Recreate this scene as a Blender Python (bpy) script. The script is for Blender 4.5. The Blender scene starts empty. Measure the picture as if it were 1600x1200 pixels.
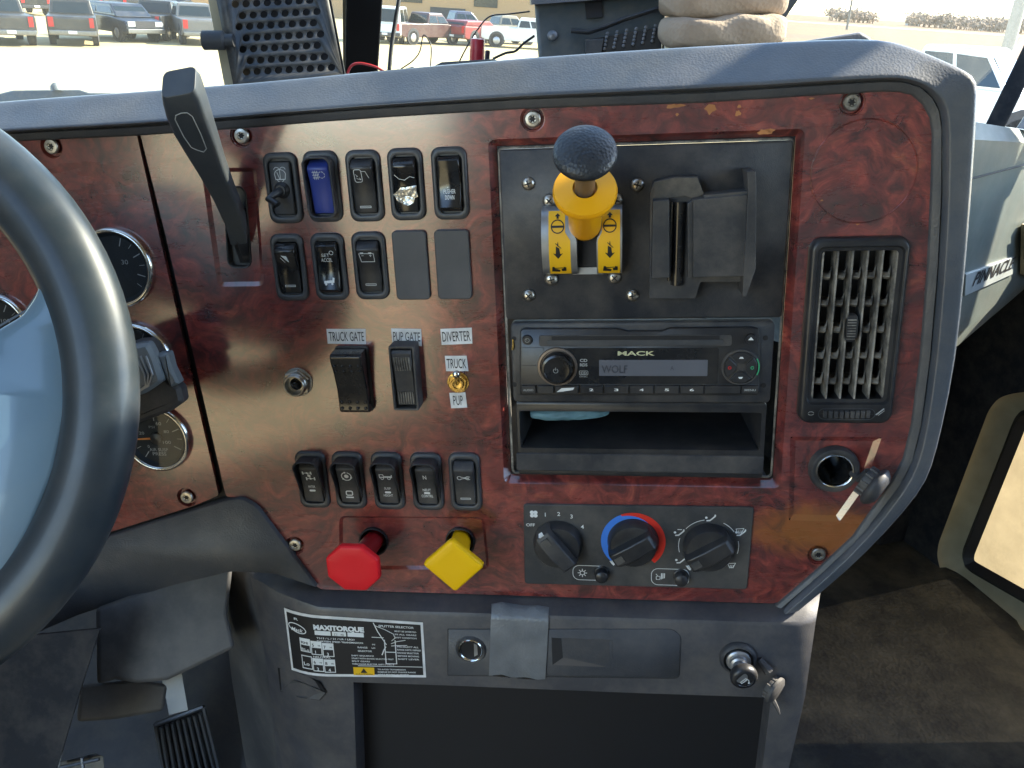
import bpy, bmesh, math, random
from mathutils import Vector as V, Matrix, Euler
from mathutils.geometry import tessellate_polygon
random.seed(7)
sc = bpy.context.scene
COL = sc.collection
F = 1336.0
def nz(a): return V(a).normalized()
def dpx(x, y): return V((x - 800.0, 600.0 - y, -F))
# ---- frames: camera axes -> world (truck) axes -> dashboard panel axes (all worked out from vanishing points)
UP = nz((.065, 1, .4566))
_f = nz(dpx(230, -47)); FT = nz(_f - UP * _f.dot(UP)); RT = FT.cross(UP)
C2W = Matrix((RT, FT, UP))
CAM = V((0, 0, 2.4))
_eu = nz(-dpx(-9500, 570)); _ev = nz(-dpx(962, 4450)); _ev = nz(_ev - _eu * _ev.dot(_eu)); _ew = _eu.cross(_ev)
O_c = dpx(1000, 570) / F * .64
EU, EV, EW = C2W @ _eu, C2W @ _ev, C2W @ _ew
PO = CAM + C2W @ O_c
PM = Matrix(((EU.x, EV.x, EW.x, PO.x), (EU.y, EV.y, EW.y, PO.y), (EU.z, EV.z, EW.z, PO.z), (0, 0, 0, 1)))
PMI = PM.inverted()
CP = PMI @ CAM * 1000
def wd(px, py): return C2W @ dpx(px, py)
def at(px, py, w=0.0):
    """point of the dashboard frame (mm) at height w above the panel plane"""
    r = PMI.to_3x3() @ wd(px, py); t = (w - CP.z) / r.z
    return V((CP.x + r.x * t, CP.y + r.y * t, w))
def pp(l, w=0.0): return [tuple(at(x, y, w)[:2]) for x, y in l]
def hx(px, py, X): r = wd(px, py); return CAM + r * (X / r.x)
def hz(px, py, Z): r = wd(px, py); return CAM + r * ((Z - 2.4) / r.z)
def hd(px, py, D): return CAM + wd(px, py) / F * D
def plane(px, py, P, N):
    r = wd(px, py); return CAM + r * ((P - CAM).dot(N) / r.dot(N))

# ---- camera, world, sun, exposure
cd = bpy.data.cameras.new('camera'); co = bpy.data.objects.new('camera', cd); COL.objects.link(co)
M3 = C2W.to_4x4(); co.matrix_world = Matrix.Translation(CAM) @ M3
cd.sensor_width = 36; cd.lens = 36 * F / 1600; cd.clip_start = .02; cd.clip_end = 5000
sc.camera = co
SUN_AZ, SUN_EL = 92, 36          # degrees from straight ahead (+ to the passenger side), elevation
w = bpy.data.worlds.new('World'); sc.world = w; w.use_nodes = True
nt = w.node_tree; nt.nodes.clear()
sky = nt.nodes.new('ShaderNodeTexSky'); sky.sky_type = 'NISHITA'; sky.sun_disc = False
sky.sun_elevation = math.radians(SUN_EL); sky.sun_rotation = math.radians(SUN_AZ)
sky.air_density = 1.0; sky.dust_density = .25; sky.ozone_density = 1.0
bg = nt.nodes.new('ShaderNodeBackground'); bg.inputs[1].default_value = .15
ow = nt.nodes.new('ShaderNodeOutputWorld'); nt.links.new(sky.outputs[0], bg.inputs[0]); nt.links.new(bg.outputs[0], ow.inputs[0])
sd = bpy.data.lights.new('sun', 'SUN'); sd.energy = 3.6; sd.angle = math.radians(.5); sd.color = (1, .91, .74)
so = bpy.data.objects.new('sun', sd); COL.objects.link(so)
a, e = math.radians(SUN_AZ), math.radians(SUN_EL)
SD = V((math.sin(a) * math.cos(e), math.cos(a) * math.cos(e), math.sin(e)))
so.rotation_euler = SD.to_track_quat('Z', 'Y').to_euler(); so.location = (0, 0, 60)
vs = sc.view_settings; vs.view_transform = 'Standard'; vs.look = 'None'; vs.gamma = 1; vs.use_curve_mapping = False
vs.exposure = 2.75
sc.render.engine = 'CYCLES'

# ---- materials
def mat(name, col, rough=.5, metal=0, col2=None, nscale=20, grain=0, gscale=900, spec=.5, coat=0, emit=0, rvar=0, dust=0, dcol=(.28, .24, .19), contrast=.15, dscale=30):
    m = bpy.data.materials.new(name); m.use_nodes = True; t = m.node_tree; N = t.nodes; L = t.links
    b = N['Principled BSDF']; b.inputs['Base Color'].default_value = (*col, 1); b.inputs['Roughness'].default_value = rough
    b.inputs['Metallic'].default_value = metal; b.inputs['Specular IOR Level'].default_value = spec; b.inputs['Coat Weight'].default_value = coat
    b.inputs['Coat Roughness'].default_value = .08
    tc = N.new('ShaderNodeTexCoord'); O = tc.outputs['Object']
    csock = None
    if col2 is None: col2 = tuple(c * .82 for c in col)
    n = N.new('ShaderNodeTexNoise'); n.inputs['Scale'].default_value = nscale; n.inputs['Detail'].default_value = 5; L.new(O, n.inputs[0])
    r = N.new('ShaderNodeValToRGB'); r.color_ramp.elements[0].position = .5 - contrast; r.color_ramp.elements[1].position = .5 + contrast
    r.color_ramp.elements[0].color = (*col2, 1); r.color_ramp.elements[1].color = (*col, 1); L.new(n.outputs[0], r.inputs[0]); csock = r.outputs[0]
    if dust:
        n2 = N.new('ShaderNodeTexNoise'); n2.inputs['Scale'].default_value = dscale; n2.inputs['Detail'].default_value = 9; n2.inputs['Roughness'].default_value = .7; L.new(O, n2.inputs[0])
        r2 = N.new('ShaderNodeValToRGB'); r2.color_ramp.elements[0].position = .42; r2.color_ramp.elements[1].position = .75
        r2.color_ramp.elements[0].color = (0, 0, 0, 1); r2.color_ramp.elements[1].color = (dust, dust, dust, 1); L.new(n2.outputs[0], r2.inputs[0])
        mx = N.new('ShaderNodeMixRGB'); L.new(r2.outputs[0], mx.inputs[0]); L.new(csock, mx.inputs[1]); mx.inputs[2].default_value = (*dcol, 1); csock = mx.outputs[0]
    L.new(csock, b.inputs['Base Color'])
    if rvar:
        n3 = N.new('ShaderNodeTexNoise'); n3.inputs['Scale'].default_value = 35; n3.inputs['Detail'].default_value = 8; L.new(O, n3.inputs[0])
        mr = N.new('ShaderNodeMapRange'); mr.inputs[1].default_value = .3; mr.inputs[2].default_value = .7
        mr.inputs[3].default_value = max(.03, rough - rvar); mr.inputs[4].default_value = rough + rvar; L.new(n3.outputs[0], mr.inputs[0]); L.new(mr.outputs[0], b.inputs['Roughness'])
    if grain:
        v = N.new('ShaderNodeTexVoronoi'); v.inputs['Scale'].default_value = gscale; L.new(O, v.inputs[0])
        bu = N.new('ShaderNodeBump'); bu.inputs['Distance'].default_value = grain; bu.inputs['Strength'].default_value = .6; L.new(v.outputs[0], bu.inputs['Height']); L.new(bu.outputs[0], b.inputs['Normal'])
    if emit:
        b.inputs['Emission Color'].default_value = (*col, 1); b.inputs['Emission Strength'].default_value = emit
    return m
def burl():
    m = bpy.data.materials.new('burl_wood'); m.use_nodes = True; t = m.node_tree; N = t.nodes; L = t.links; b = N['Principled BSDF']
    tc = N.new('ShaderNodeTexCoord')
    n1 = N.new('ShaderNodeTexNoise'); n1.inputs['Scale'].default_value = 9; n1.inputs['Detail'].default_value = 4; L.new(tc.outputs['Object'], n1.inputs[0])
    sub = N.new('ShaderNodeVectorMath'); sub.operation = 'MULTIPLY_ADD'; L.new(n1.outputs[1], sub.inputs[0]); sub.inputs[1].default_value = (.12, .12, .12); L.new(tc.outputs['Object'], sub.inputs[2])
    n2 = N.new('ShaderNodeTexNoise'); n2.inputs['Scale'].default_value = 34; n2.inputs['Detail'].default_value = 12; n2.inputs['Roughness'].default_value = .66; n2.inputs['Distortion'].default_value = 1.4; L.new(sub.outputs[0], n2.inputs[0])
    r = N.new('ShaderNodeValToRGB'); c = r.color_ramp
    c.elements[0].position = .30; c.elements[0].color = (.045, .015, .015, 1); c.elements[1].position = .78; c.elements[1].color = (.40, .11, .05, 1)
    for p, q in ((.40, (.085, .015, .017, 1)), (.50, (.17, .027, .024, 1)), (.61, (.27, .048, .035, 1))):
        el = c.elements.new(p); el.color = q
    L.new(n2.outputs[0], r.inputs[0])
    wv = N.new('ShaderNodeTexWave'); wv.wave_type = 'RINGS'; wv.inputs['Scale'].default_value = 22; wv.inputs['Distortion'].default_value = 14; wv.inputs['Detail'].default_value = 4; wv.inputs['Detail Scale'].default_value = 1.5; L.new(sub.outputs[0], wv.inputs[0])
    mr = N.new('ShaderNodeMapRange'); mr.inputs[3].default_value = .8; mr.inputs[4].default_value = 1.1; L.new(wv.outputs[0], mr.inputs[0])
    mu = N.new('ShaderNodeMixRGB'); mu.blend_type = 'MULTIPLY'; mu.inputs[0].default_value = 1; L.new(r.outputs[0], mu.inputs[1]); L.new(mr.outputs[0], mu.inputs[2])
    n6 = N.new('ShaderNodeTexNoise'); n6.inputs['Scale'].default_value = 130; n6.inputs['Detail'].default_value = 8; n6.inputs['Roughness'].default_value = .75; n6.inputs['Distortion'].default_value = 1.2; mp6 = N.new('ShaderNodeMapping'); mp6.inputs['Scale'].default_value = (.45, 1.5, 1); L.new(sub.outputs[0], mp6.inputs[0]); L.new(mp6.outputs[0], n6.inputs[0])
    m6 = N.new('ShaderNodeMapRange'); m6.inputs[1].default_value = .34; m6.inputs[2].default_value = .66; m6.inputs[3].default_value = .66; m6.inputs[4].default_value = 1.3; L.new(n6.outputs[0], m6.inputs[0])
    mu0 = mu; mu = N.new('ShaderNodeMixRGB'); mu.blend_type = 'MULTIPLY'; mu.inputs[0].default_value = 1; L.new(mu0.outputs[0], mu.inputs[1]); L.new(m6.outputs[0], mu.inputs[2])
    # fine dust haze and wear
    n3 = N.new('ShaderNodeTexNoise'); n3.inputs['Scale'].default_value = 14; n3.inputs['Detail'].default_value = 12; n3.inputs['Roughness'].default_value = .75; L.new(tc.outputs['Object'], n3.inputs[0])
    r3 = N.new('ShaderNodeValToRGB'); r3.color_ramp.elements[0].position = .45; r3.color_ramp.elements[1].position = .8; r3.color_ramp.elements[0].color = (.02, .02, .02, 1); r3.color_ramp.elements[1].color = (.22, .22, .22, 1); L.new(n3.outputs[0], r3.inputs[0])
    mx = N.new('ShaderNodeMixRGB'); L.new(r3.outputs[0], mx.inputs[0]); L.new(mu.outputs[0], mx.inputs[1]); mx.inputs[2].default_value = (.22, .17, .14, 1)
    # amber patch mixed into the wood colour at the lower corner
    vd = N.new('ShaderNodeVectorMath'); vd.operation = 'DISTANCE'; mpw = N.new('ShaderNodeMapping'); mpw.inputs['Scale'].default_value = (.55, 1.5, 1); L.new(tc.outputs['Object'], mpw.inputs[0]); L.new(mpw.outputs[0], vd.inputs[0]); vd.inputs[1].default_value = (.145 * .55, -.136 * 1.5, 0)
    ad = N.new('ShaderNodeMath'); ad.operation = 'MULTIPLY_ADD'; L.new(n2.outputs[0], ad.inputs[0]); ad.inputs[1].default_value = -.06; L.new(vd.outputs['Value'], ad.inputs[2])
    mw_ = N.new('ShaderNodeMapRange'); mw_.inputs[1].default_value = -.012; mw_.inputs[2].default_value = .012; mw_.inputs[3].default_value = .75; mw_.inputs[4].default_value = 0; L.new(ad.outputs[0], mw_.inputs[0])
    mxw = N.new('ShaderNodeMixRGB'); L.new(mw_.outputs[0], mxw.inputs[0]); L.new(mx.outputs[0], mxw.inputs[1]); mxw.inputs[2].default_value = (.30, .105, .018, 1)
    L.new(mxw.outputs[0], b.inputs['Base Color'])
    n4 = N.new('ShaderNodeTexNoise'); n4.inputs['Scale'].default_value = 40; n4.inputs['Detail'].default_value = 10; n4.inputs['Roughness'].default_value = .7
    mp = N.new('ShaderNodeMapping'); mp.inputs['Scale'].default_value = (.35, 1.4, 1); L.new(tc.outputs['Object'], mp.inputs[0]); L.new(mp.outputs[0], n4.inputs[0])
    m4 = N.new('ShaderNodeMapRange'); m4.inputs[1].default_value = .3; m4.inputs[2].default_value = .7; m4.inputs[3].default_value = .22; m4.inputs[4].default_value = .36; L.new(n4.outputs[0], m4.inputs[0]); L.new(m4.outputs[0], b.inputs['Roughness'])
    b.inputs['Specular IOR Level'].default_value = .6; b.inputs['Coat Weight'].default_value = 1; b.inputs['Coat IOR'].default_value = 1.7; b.inputs['Coat Roughness'].default_value = .14
    bu = N.new('ShaderNodeBump'); bu.inputs['Distance'].default_value = .0005; bu.inputs['Strength'].default_value = .25; L.new(n4.outputs[0], bu.inputs['Height']); L.new(bu.outputs[0], b.inputs['Normal'])
    return m
def glass(name, tint=(.86, .88, .86), gloss=.06, film=0, fcol=(.6, .55, .4)):
    m = bpy.data.materials.new(name); m.use_nodes = True; t = m.node_tree; N = t.nodes; L = t.links; N.clear()
    o = N.new('ShaderNodeOutputMaterial'); tr = N.new('ShaderNodeBsdfTransparent'); tr.inputs[0].default_value = (*tint, 1)
    g = N.new('ShaderNodeBsdfGlossy'); g.inputs['Roughness'].default_value = .03
    x = N.new('ShaderNodeMixShader'); x.inputs[0].default_value = gloss; L.new(tr.outputs[0], x.inputs[1]); L.new(g.outputs[0], x.inputs[2]); s = x.outputs[0]
    if film:
        tc = N.new('ShaderNodeTexCoord'); n = N.new('ShaderNodeTexNoise'); n.inputs['Scale'].default_value = 6; n.inputs['Detail'].default_value = 10; L.new(tc.outputs['Object'], n.inputs[0])
        mr = N.new('ShaderNodeMapRange'); mr.inputs[1].default_value = .35; mr.inputs[2].default_value = .75; mr.inputs[3].default_value = film * .5; mr.inputs[4].default_value = film; L.new(n.outputs[0], mr.inputs[0])
        d = N.new('ShaderNodeBsdfTranslucent'); d2 = N.new('ShaderNodeBsdfDiffuse'); n5 = N.new('ShaderNodeTexNoise'); n5.inputs['Scale'].default_value = 9; n5.inputs['Detail'].default_value = 11; n5.inputs['Roughness'].default_value = .7; L.new(tc.outputs['Object'], n5.inputs[0]); r5 = N.new('ShaderNodeValToRGB'); r5.color_ramp.elements[0].position = .3; r5.color_ramp.elements[1].position = .65; r5.color_ramp.elements[0].color = (*[c * .62 for c in fcol], 1); r5.color_ramp.elements[1].color = (*fcol, 1); L.new(n5.outputs[0], r5.inputs[0]); L.new(r5.outputs[0], d.inputs[0]); L.new(r5.outputs[0], d2.inputs[0])
        y = N.new('ShaderNodeMixShader'); y.inputs[0].default_value = .5; L.new(d.outputs[0], y.inputs[1]); L.new(d2.outputs[0], y.inputs[2])
        mr.inputs[3].default_value = film * (.8 if film > .5 else .5)
        z = N.new('ShaderNodeMixShader'); L.new(mr.outputs[0], z.inputs[0]); L.new(s, z.inputs[1]); L.new(y.outputs[0], z.inputs[2]); s = z.outputs[0]
    L.new(s, o.inputs[0]); return m
K = {}
K['burl'] = burl()
K['pad'] = mat('grey_blue_leather_grain', (.068, .080, .098), .5, coat=.4, grain=.0002, gscale=620, rvar=.08, dust=.45, dcol=(.20, .185, .16), dscale=11)
K['frame'] = mat('grey_moulded_plastic', (.058, .061, .068), .5, grain=.00025, gscale=650, rvar=.08, dust=.15)
K['cons'] = mat('console_grey_plastic', (.062, .062, .069), .48, grain=.0001, gscale=700, rvar=.08, dust=.3, dscale=22)
K['blk'] = mat('black_satin_plastic', (.018, .019, .022), .38, rvar=.08, dust=.12)
K['blkm'] = mat('black_matte_plastic', (.03, .032, .037), .55, grain=.0001, rvar=.05, dust=.3, dscale=25)
K['plate'] = mat('black_mounting_plate', (.028, .031, .038), .5, grain=.00012, gscale=1100, rvar=.08, dust=.28, dscale=20)
K['hvac'] = mat('dark_faceplate', (.038, .04, .043), .5, rvar=.05, dust=.3, dscale=16)
K['gloss'] = mat('gloss_black_plastic', (.010, .011, .013), .16, rvar=.08, dust=.10)
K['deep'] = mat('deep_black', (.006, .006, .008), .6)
K['bezel'] = mat('switch_bezel_grey', (.045, .05, .058), .42, rvar=.05, dust=.15)
K['cover'] = mat('blank_cover_grey', (.055, .058, .066), .5, rvar=.04, dust=.12)
K['blue'] = mat('blue_switch', (.035, .06, .30), .35)
K['icon'] = mat('white_print', (.80, .82, .80), .5)
K['icong'] = mat('grey_print', (.38, .39, .38), .5)
K['white'] = mat('white_label_stock', (.80, .80, .79), .5, col2=(.6, .6, .58), nscale=80)
K['ink'] = mat('black_ink', (.012, .012, .014), .5)
K['screw'] = mat('worn_steel', (.55, .53, .48), .38, metal=1, col2=(.38, .35, .3), nscale=300, rvar=.1)
K['zinc'] = mat('zinc_casting', (.42, .43, .44), .42, metal=.8, col2=(.3, .31, .32), nscale=60, rvar=.1)
K['chrome'] = mat('chrome', (.75, .74, .70), .15, metal=1)
K['brass'] = mat('brass', (.75, .5, .17), .25, metal=1, col2=(.6, .4, .12), nscale=200)
K['red'] = mat('red_plastic', (.85, .018, .028), .42, col2=(.74, .014, .022), spec=.3)
K['redd'] = mat('dark_red_shaft', (.30, .010, .014), .42)
K['yel'] = mat('yellow_plastic', (.98, .56, .002), .42, col2=(.92, .51, .004), spec=.3)
K['orange'] = mat('amber_yellow_plastic', (.90, .42, .006), .33, col2=(.85, .38, .006))
K['sticker'] = mat('yellow_decal', (.86, .50, .01), .4, col2=(.8, .44, .01))
K['knobblk'] = mat('grained_black_knob', (.022, .026, .032), .45, grain=.0006, gscale=480)
K['lever'] = mat('lever_charcoal', (.04, .047, .055), .42, rvar=.08, dust=.1)
K['dusty'] = mat('dusty_vent_slat', (.15, .14, .125), .7, col2=(.045, .044, .042), dust=1, dcol=(.46, .42, .35), dscale=70)
K['lcd'] = mat('lcd_grey', (.13, .135, .155), .25, col2=(.11, .115, .135))
K['lcdtx'] = mat('lcd_segments', (.03, .033, .045), .3)
K['gold'] = mat('cream_lettering', (.62, .60, .36), .4)
K['rleg'] = mat('red_led_mark', (.6, .03, .03), .4); K['gled'] = mat('green_ring', (.05, .5, .22), .4)
K['heatred'] = mat('heat_arc_red', (.72, .03, .015), .45); K['coolblue'] = mat('cool_arc_blue', (.05, .22, .75), .45)
K['dial'] = mat('gauge_face', (.026, .030, .032), .6, spec=.2); K['needle'] = mat('orange_needle', (.8, .25, .04), .4)
K['tape'] = mat('duct_tape_silver', (.20, .215, .225), .42, metal=.2, col2=(.14, .15, .16), nscale=40, grain=.0003, gscale=500, dust=.2)
K['cloth'] = mat('tan_cloth', (.40, .31, .23), .85, col2=(.30, .22, .16), nscale=15, grain=.0008, gscale=300)
K['glove'] = mat('blue_glove', (.16, .30, .35), .6, col2=(.08, .17, .21), nscale=50)
K['wheel'] = mat('steering_wheel_vinyl', (.016, .025, .033), .42, spec=.45, coat=.12, rvar=.05, dust=.08)
K['spoke'] = mat('spoke_vinyl_sky_tint', (.11, .19, .26), .35, coat=.5, col2=(.10, .17, .235))  # base colour painted light blue to stand in for reflected sky
K['pass'] = mat('passenger_trim', (.13, .155, .14), .5, grain=.0002, rvar=.06, dust=.2)
K['silver'] = mat('silver_badge', (.50, .54, .52), .35, metal=.3)
K['mat'] = mat('rubber_floor', (.013, .015, .016), .7, dust=1, dcol=(.095, .086, .062), dscale=11, grain=.0012, gscale=160)
K['toe'] = mat('toe_board', (.13, .13, .135), .7, dust=.4)
K['foot'] = mat('footwell_plastic', (.050, .052, .056), .6, dust=.6, dcol=(.20, .185, .165), dscale=9)
K['door'] = mat('door_black', (.014, .016, .021), .7, spec=.25, dust=.15)
K['post'] = mat('post_dark_rubber', (.012, .013, .016), .8, spec=.15)
K['tan'] = mat('tan_reveal', (.36, .31, .20), .7, col2=(.28, .24, .15))
K['steel'] = mat('pedal_steel', (.17, .18, .20), .4, metal=.6, dust=.3)
K['wred'] = mat('red_wire', (.5, .03, .03), .4); K['rcap'] = mat('red_cap', (.5, .03, .05), .35)
K['head'] = mat('headliner', (.30, .28, .25), .9); K['seat'] = mat('seat_fabric', (.05, .05, .055), .9)
K['gl'] = glass('windshield_glass', (.85, .87, .85), .03, .05, (.75, .7, .55))
K['peep'] = glass('dusty_pane', (.22, .20, .17), .05, .95, (.21, .17, .105))
K['lens'] = glass('gauge_lens', (.92, .93, .95), .02)

# ---- mesh building
class MB:
    def __init__(s): s.v = []; s.f = []
    def add(s, vs, fs):
        n = len(s.v); s.v += [V(q) for q in vs]; s.f += [tuple(n + i for i in q) for q in fs]; return s
    def loft(s, rings, cap=True, closed=True, cap0=None):
        n = len(rings[0]); vs = [q for r in rings for q in r]; fs = []
        for i in range(len(rings) - 1):
            for j in range(n if closed else n - 1):
                k = (j + 1) % n; fs.append((i * n + j, i * n + k, (i + 1) * n + k, (i + 1) * n + j))
        if cap: fs.append(tuple((len(rings) - 1) * n + j for j in range(n)))
        if (cap if cap0 is None else cap0): fs.append(tuple(reversed(range(n))))
        return s.add(vs, fs)
    def prism(s, poly, w0, w1, ch=0):
        r = [[(x, y, w0) for x, y in poly], [(x, y, w1 - ch) for x, y in poly]]
        if ch: r.append([(x, y, w1) for x, y in inset(poly, ch)])
        return s.loft(r)
    def box(s, x0, x1, y0, y1, z0, z1): return s.prism([(x0, y0), (x1, y0), (x1, y1), (x0, y1)], z0, z1)
    def ring(s, outer, inner, w0, w1):
        """frame between two outlines of equal point count"""
        n = len(outer)
        return s.loft([[(x, y, w0) for x, y in outer], [(x, y, w1) for x, y in outer], [(x, y, w1) for x, y in inner], [(x, y, w0) for x, y in inner]], cap=False)
    def lathe(s, P, prof, ax=(0, 0, 1), n=32, a0=0):
        P = V(P); q = V(ax).to_track_quat('Z', 'Y').to_matrix(); rings = []
        for r, h in prof: rings.append([P + q @ V((r * math.cos(a0 + 2 * math.pi * i / n), r * math.sin(a0 + 2 * math.pi * i / n), h)) for i in range(n)])
        return s.loft(rings)
    def tube(s, pts, r, n=10, cap=True):
        pts = [V(p) for p in pts]; rr = r if isinstance(r, (list, tuple)) else [r] * len(pts); rings = []; pr = None
        for i, p in enumerate(pts):
            t = (pts[min(i + 1, len(pts) - 1)] - pts[max(i - 1, 0)]).normalized()
            if pr is None: a_ = t.orthogonal().normalized()
            else: a_ = (pr - t * pr.dot(t)).normalized()
            pr = a_; b_ = t.cross(a_)
            rings.append([p + (a_ * math.cos(2 * math.pi * j / n) + b_ * math.sin(2 * math.pi * j / n)) * rr[i] for j in range(n)])
        return s.loft(rings, cap=cap)
    def poly(s, pts, wf=0.0):
        n = len(pts); g = wf if callable(wf) else (lambda x, y: wf)
        tr = tessellate_polygon([[V((x, y, 0)) for x, y in pts]]); fs = []
        for t in tr:
            A, B, C = [pts[i] for i in t]
            if (B[0] - A[0]) * (C[1] - A[1]) - (B[1] - A[1]) * (C[0] - A[0]) < 0: t = t[::-1]
            fs.append(t)
        return s.add([(x, y, g(x, y)) for x, y in pts], fs)
    def holes(s, outer, hs, w=0.0):
        L = [outer] + hs; flat = [p for l in L for p in l]
        tr = tessellate_polygon([[V((x, y, 0)) for x, y in l] for l in L]); fs = []
        for t in tr:
            A, B, C = [flat[i] for i in t]
            if (B[0] - A[0]) * (C[1] - A[1]) - (B[1] - A[1]) * (C[0] - A[0]) < 0: t = t[::-1]
            fs.append(t)
        return s.add([(x, y, w) for x, y in flat], fs)
    def stroke(s, pts, wd_, wf=0.0, closed=False):
        g = wf if callable(wf) else (lambda x, y: wf)
        P = [V(p) for p in pts]; n = len(P)
        for i in range(n if closed else n - 1):
            a_, b_ = P[i], P[(i + 1) % n]; d_ = b_ - a_
            if d_.length < 1e-6: continue
            d_.normalize(); q = V((-d_.y, d_.x)) * wd_ / 2; e_ = d_ * wd_ * .35
            c = [a_ - e_ - q, b_ + e_ - q, b_ + e_ + q, a_ - e_ + q]
            s.add([(p.x, p.y, g(p.x, p.y)) for p in c], [(0, 1, 2, 3)])
        return s
    def disc(s, x, y, r, wf=0.0, n=24, ry=None): return s.poly([(x + r * math.cos(2 * math.pi * i / n), y + (ry or r) * math.sin(2 * math.pi * i / n)) for i in range(n)], wf)
    def text(s, st, x, y, h, wd_=None, wf=0.0, bold=.0, al='C', xs=None, sk=0, rot=0):
        g = wf if callable(wf) else (lambda a, b: wf)
        vs, fs, (x0, x1) = glyphs(st, bold); k = h / .7
        kx = (wd_ / max(x1 - x0, 1e-6)) if wd_ else k * (xs or 1)
        ox = {'C': (x0 + x1) / 2, 'L': x0, 'R': x1}[al]; c_, s_ = math.cos(rot), math.sin(rot); out = []
        for p in vs:
            a_, b_ = (p.x - ox) * kx, p.y * k; a_ += sk * b_
            X, Y = x + a_ * c_ - b_ * s_, y + a_ * s_ + b_ * c_; out.append((X, Y, g(X, Y)))
        return s.add(out, fs)
_gc = {}
def glyphs(st, bold):
    if (st, bold) not in _gc:
        cu = bpy.data.curves.new('lettering', 'FONT'); cu.body = st; cu.size = 1; cu.offset = bold; cu.resolution_u = 3
        ob = bpy.data.objects.new('lettering', cu); me = bpy.data.meshes.new_from_object(ob)
        vs = [v.co.copy() for v in me.vertices]; fs = [tuple(p.vertices) for p in me.polygons]
        fs = [f_ if me.polygons[i].normal.z > 0 else f_[::-1] for i, f_ in enumerate(fs)]
        xs = [v.x for v in vs] or [0, 1]; _gc[(st, bold)] = (vs, fs, (min(xs), max(xs)))
        bpy.data.objects.remove(ob); bpy.data.meshes.remove(me); bpy.data.curves.remove(cu)
    return _gc[(st, bold)]
def inset(poly, d):
    n = len(poly); A = sum(poly[i][0] * poly[(i + 1) % n][1] - poly[(i + 1) % n][0] * poly[i][1] for i in range(n)); sg = 1 if A > 0 else -1; out = []
    for i in range(n):
        p0, p1, p2 = V(poly[i - 1]), V(poly[i]), V(poly[(i + 1) % n]); a_ = (p1 - p0); b_ = (p2 - p1)
        if a_.length < 1e-6 or b_.length < 1e-6: out.append(tuple(p1)); continue
        a_.normalize(); b_.normalize(); n1 = V((-a_.y, a_.x)) * sg; n2 = V((-b_.y, b_.x)) * sg; m = (n1 + n2)
        if m.length < 1e-6: m = n1
        m.normalize(); k = d / max(.35, m.dot(n1)); out.append(tuple(p1 + m * k))
    return out
def rr(x0, x1, y0, y1, r, n=5, dx=0):
    """rounded rectangle, counter-clockwise; dx shears the top edge"""
    o = []
    for cx, cy, a0 in ((x1 - r, y0 + r, -90), (x1 - r, y1 - r, 0), (x0 + r, y1 - r, 90), (x0 + r, y0 + r, 180)):
        for i in range(n + 1):
            t = math.radians(a0 + 90 * i / n); o.append((cx + r * math.cos(t), cy + r * math.sin(t)))
    return [(x + dx * (y - y0) / (y1 - y0), y) for x, y in o]
def rpoly(pts, r, n=4):
    """round the corners of any outline"""
    o = []; m = len(pts)
    for i in range(m):
        p0, p1, p2 = V(pts[i - 1]), V(pts[i]), V(pts[(i + 1) % m]); q = r[i] if isinstance(r, (list, tuple)) else r
        a_ = (p0 - p1); b_ = (p2 - p1); q = min(q, a_.length * .45, b_.length * .45); A, B = p1 + a_.normalized() * q, p1 + b_.normalized() * q
        for k in range(n + 1):
            t = k / n; o.append(tuple(A * (1 - t) ** 2 + p1 * 2 * t * (1 - t) + B * t * t))
    return o
ORG = {}
def thing(name, label, cat, org=(0, 0, 0), group=None, world=False, rz=0, R=None):
    o = bpy.data.objects.new(name, None); COL.objects.link(o); o.empty_display_size = .01
    org = V(org)
    if world: mw = Matrix.Translation(org) @ (R.to_4x4() if R else Matrix.Rotation(rz, 4, 'Z')); ORG[o.name] = None
    else: mw = PM @ Matrix.Translation(org / 1000); ORG[o.name] = org
    o.matrix_world = mw; o['label'] = label; o['category'] = cat
    if group: o['group'] = group
    return o
def root_of(o):
    while o.parent: o = o.parent
    return o
def part(name, mb, m, parent, bev=0, seg=2, ang=38, subs=0, label=None):
    if bev < 0: bev = 0
    org = ORG[root_of(parent).name]
    vs = mb.v if org is None else [(p - org) / 1000 for p in mb.v]
    me = bpy.data.meshes.new(name); me.from_pydata(vs, [], mb.f); me.materials.append(K[m] if isinstance(m, str) else m)
    o = bpy.data.objects.new(name, me); COL.objects.link(o); o.parent = parent
    bm = bmesh.new(); bm.from_mesh(me); bmesh.ops.remove_doubles(bm, verts=bm.verts, dist=1e-6)
    if len(bm.faces) and bev >= 0 and ang < 180 and any(len(e_.link_faces) == 2 for e_ in bm.edges) and name not in FLAT: bmesh.ops.recalc_face_normals(bm, faces=bm.faces)
    bm.to_mesh(me); bm.free(); me.polygons.foreach_set('use_smooth', [True] * len(me.polygons))
    k = .001 if org is not None else 1
    if bev:
        md = o.modifiers.new('bevel', 'BEVEL'); md.width = bev * k; md.segments = seg; md.limit_method = 'ANGLE'; md.angle_limit = math.radians(32); md.miter_outer = 'MITER_ARC'
        wn = o.modifiers.new('wn', 'WEIGHTED_NORMAL'); wn.keep_sharp = False
    else: me.set_sharp_from_angle(angle=math.radians(ang))
    if subs: md = o.modifiers.new('sub', 'SUBSURF'); md.levels = subs; md.render_levels = subs
    if label: o['label'] = label
    return o
FLAT = {'lettering', 'symbol', 'marking'}
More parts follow.
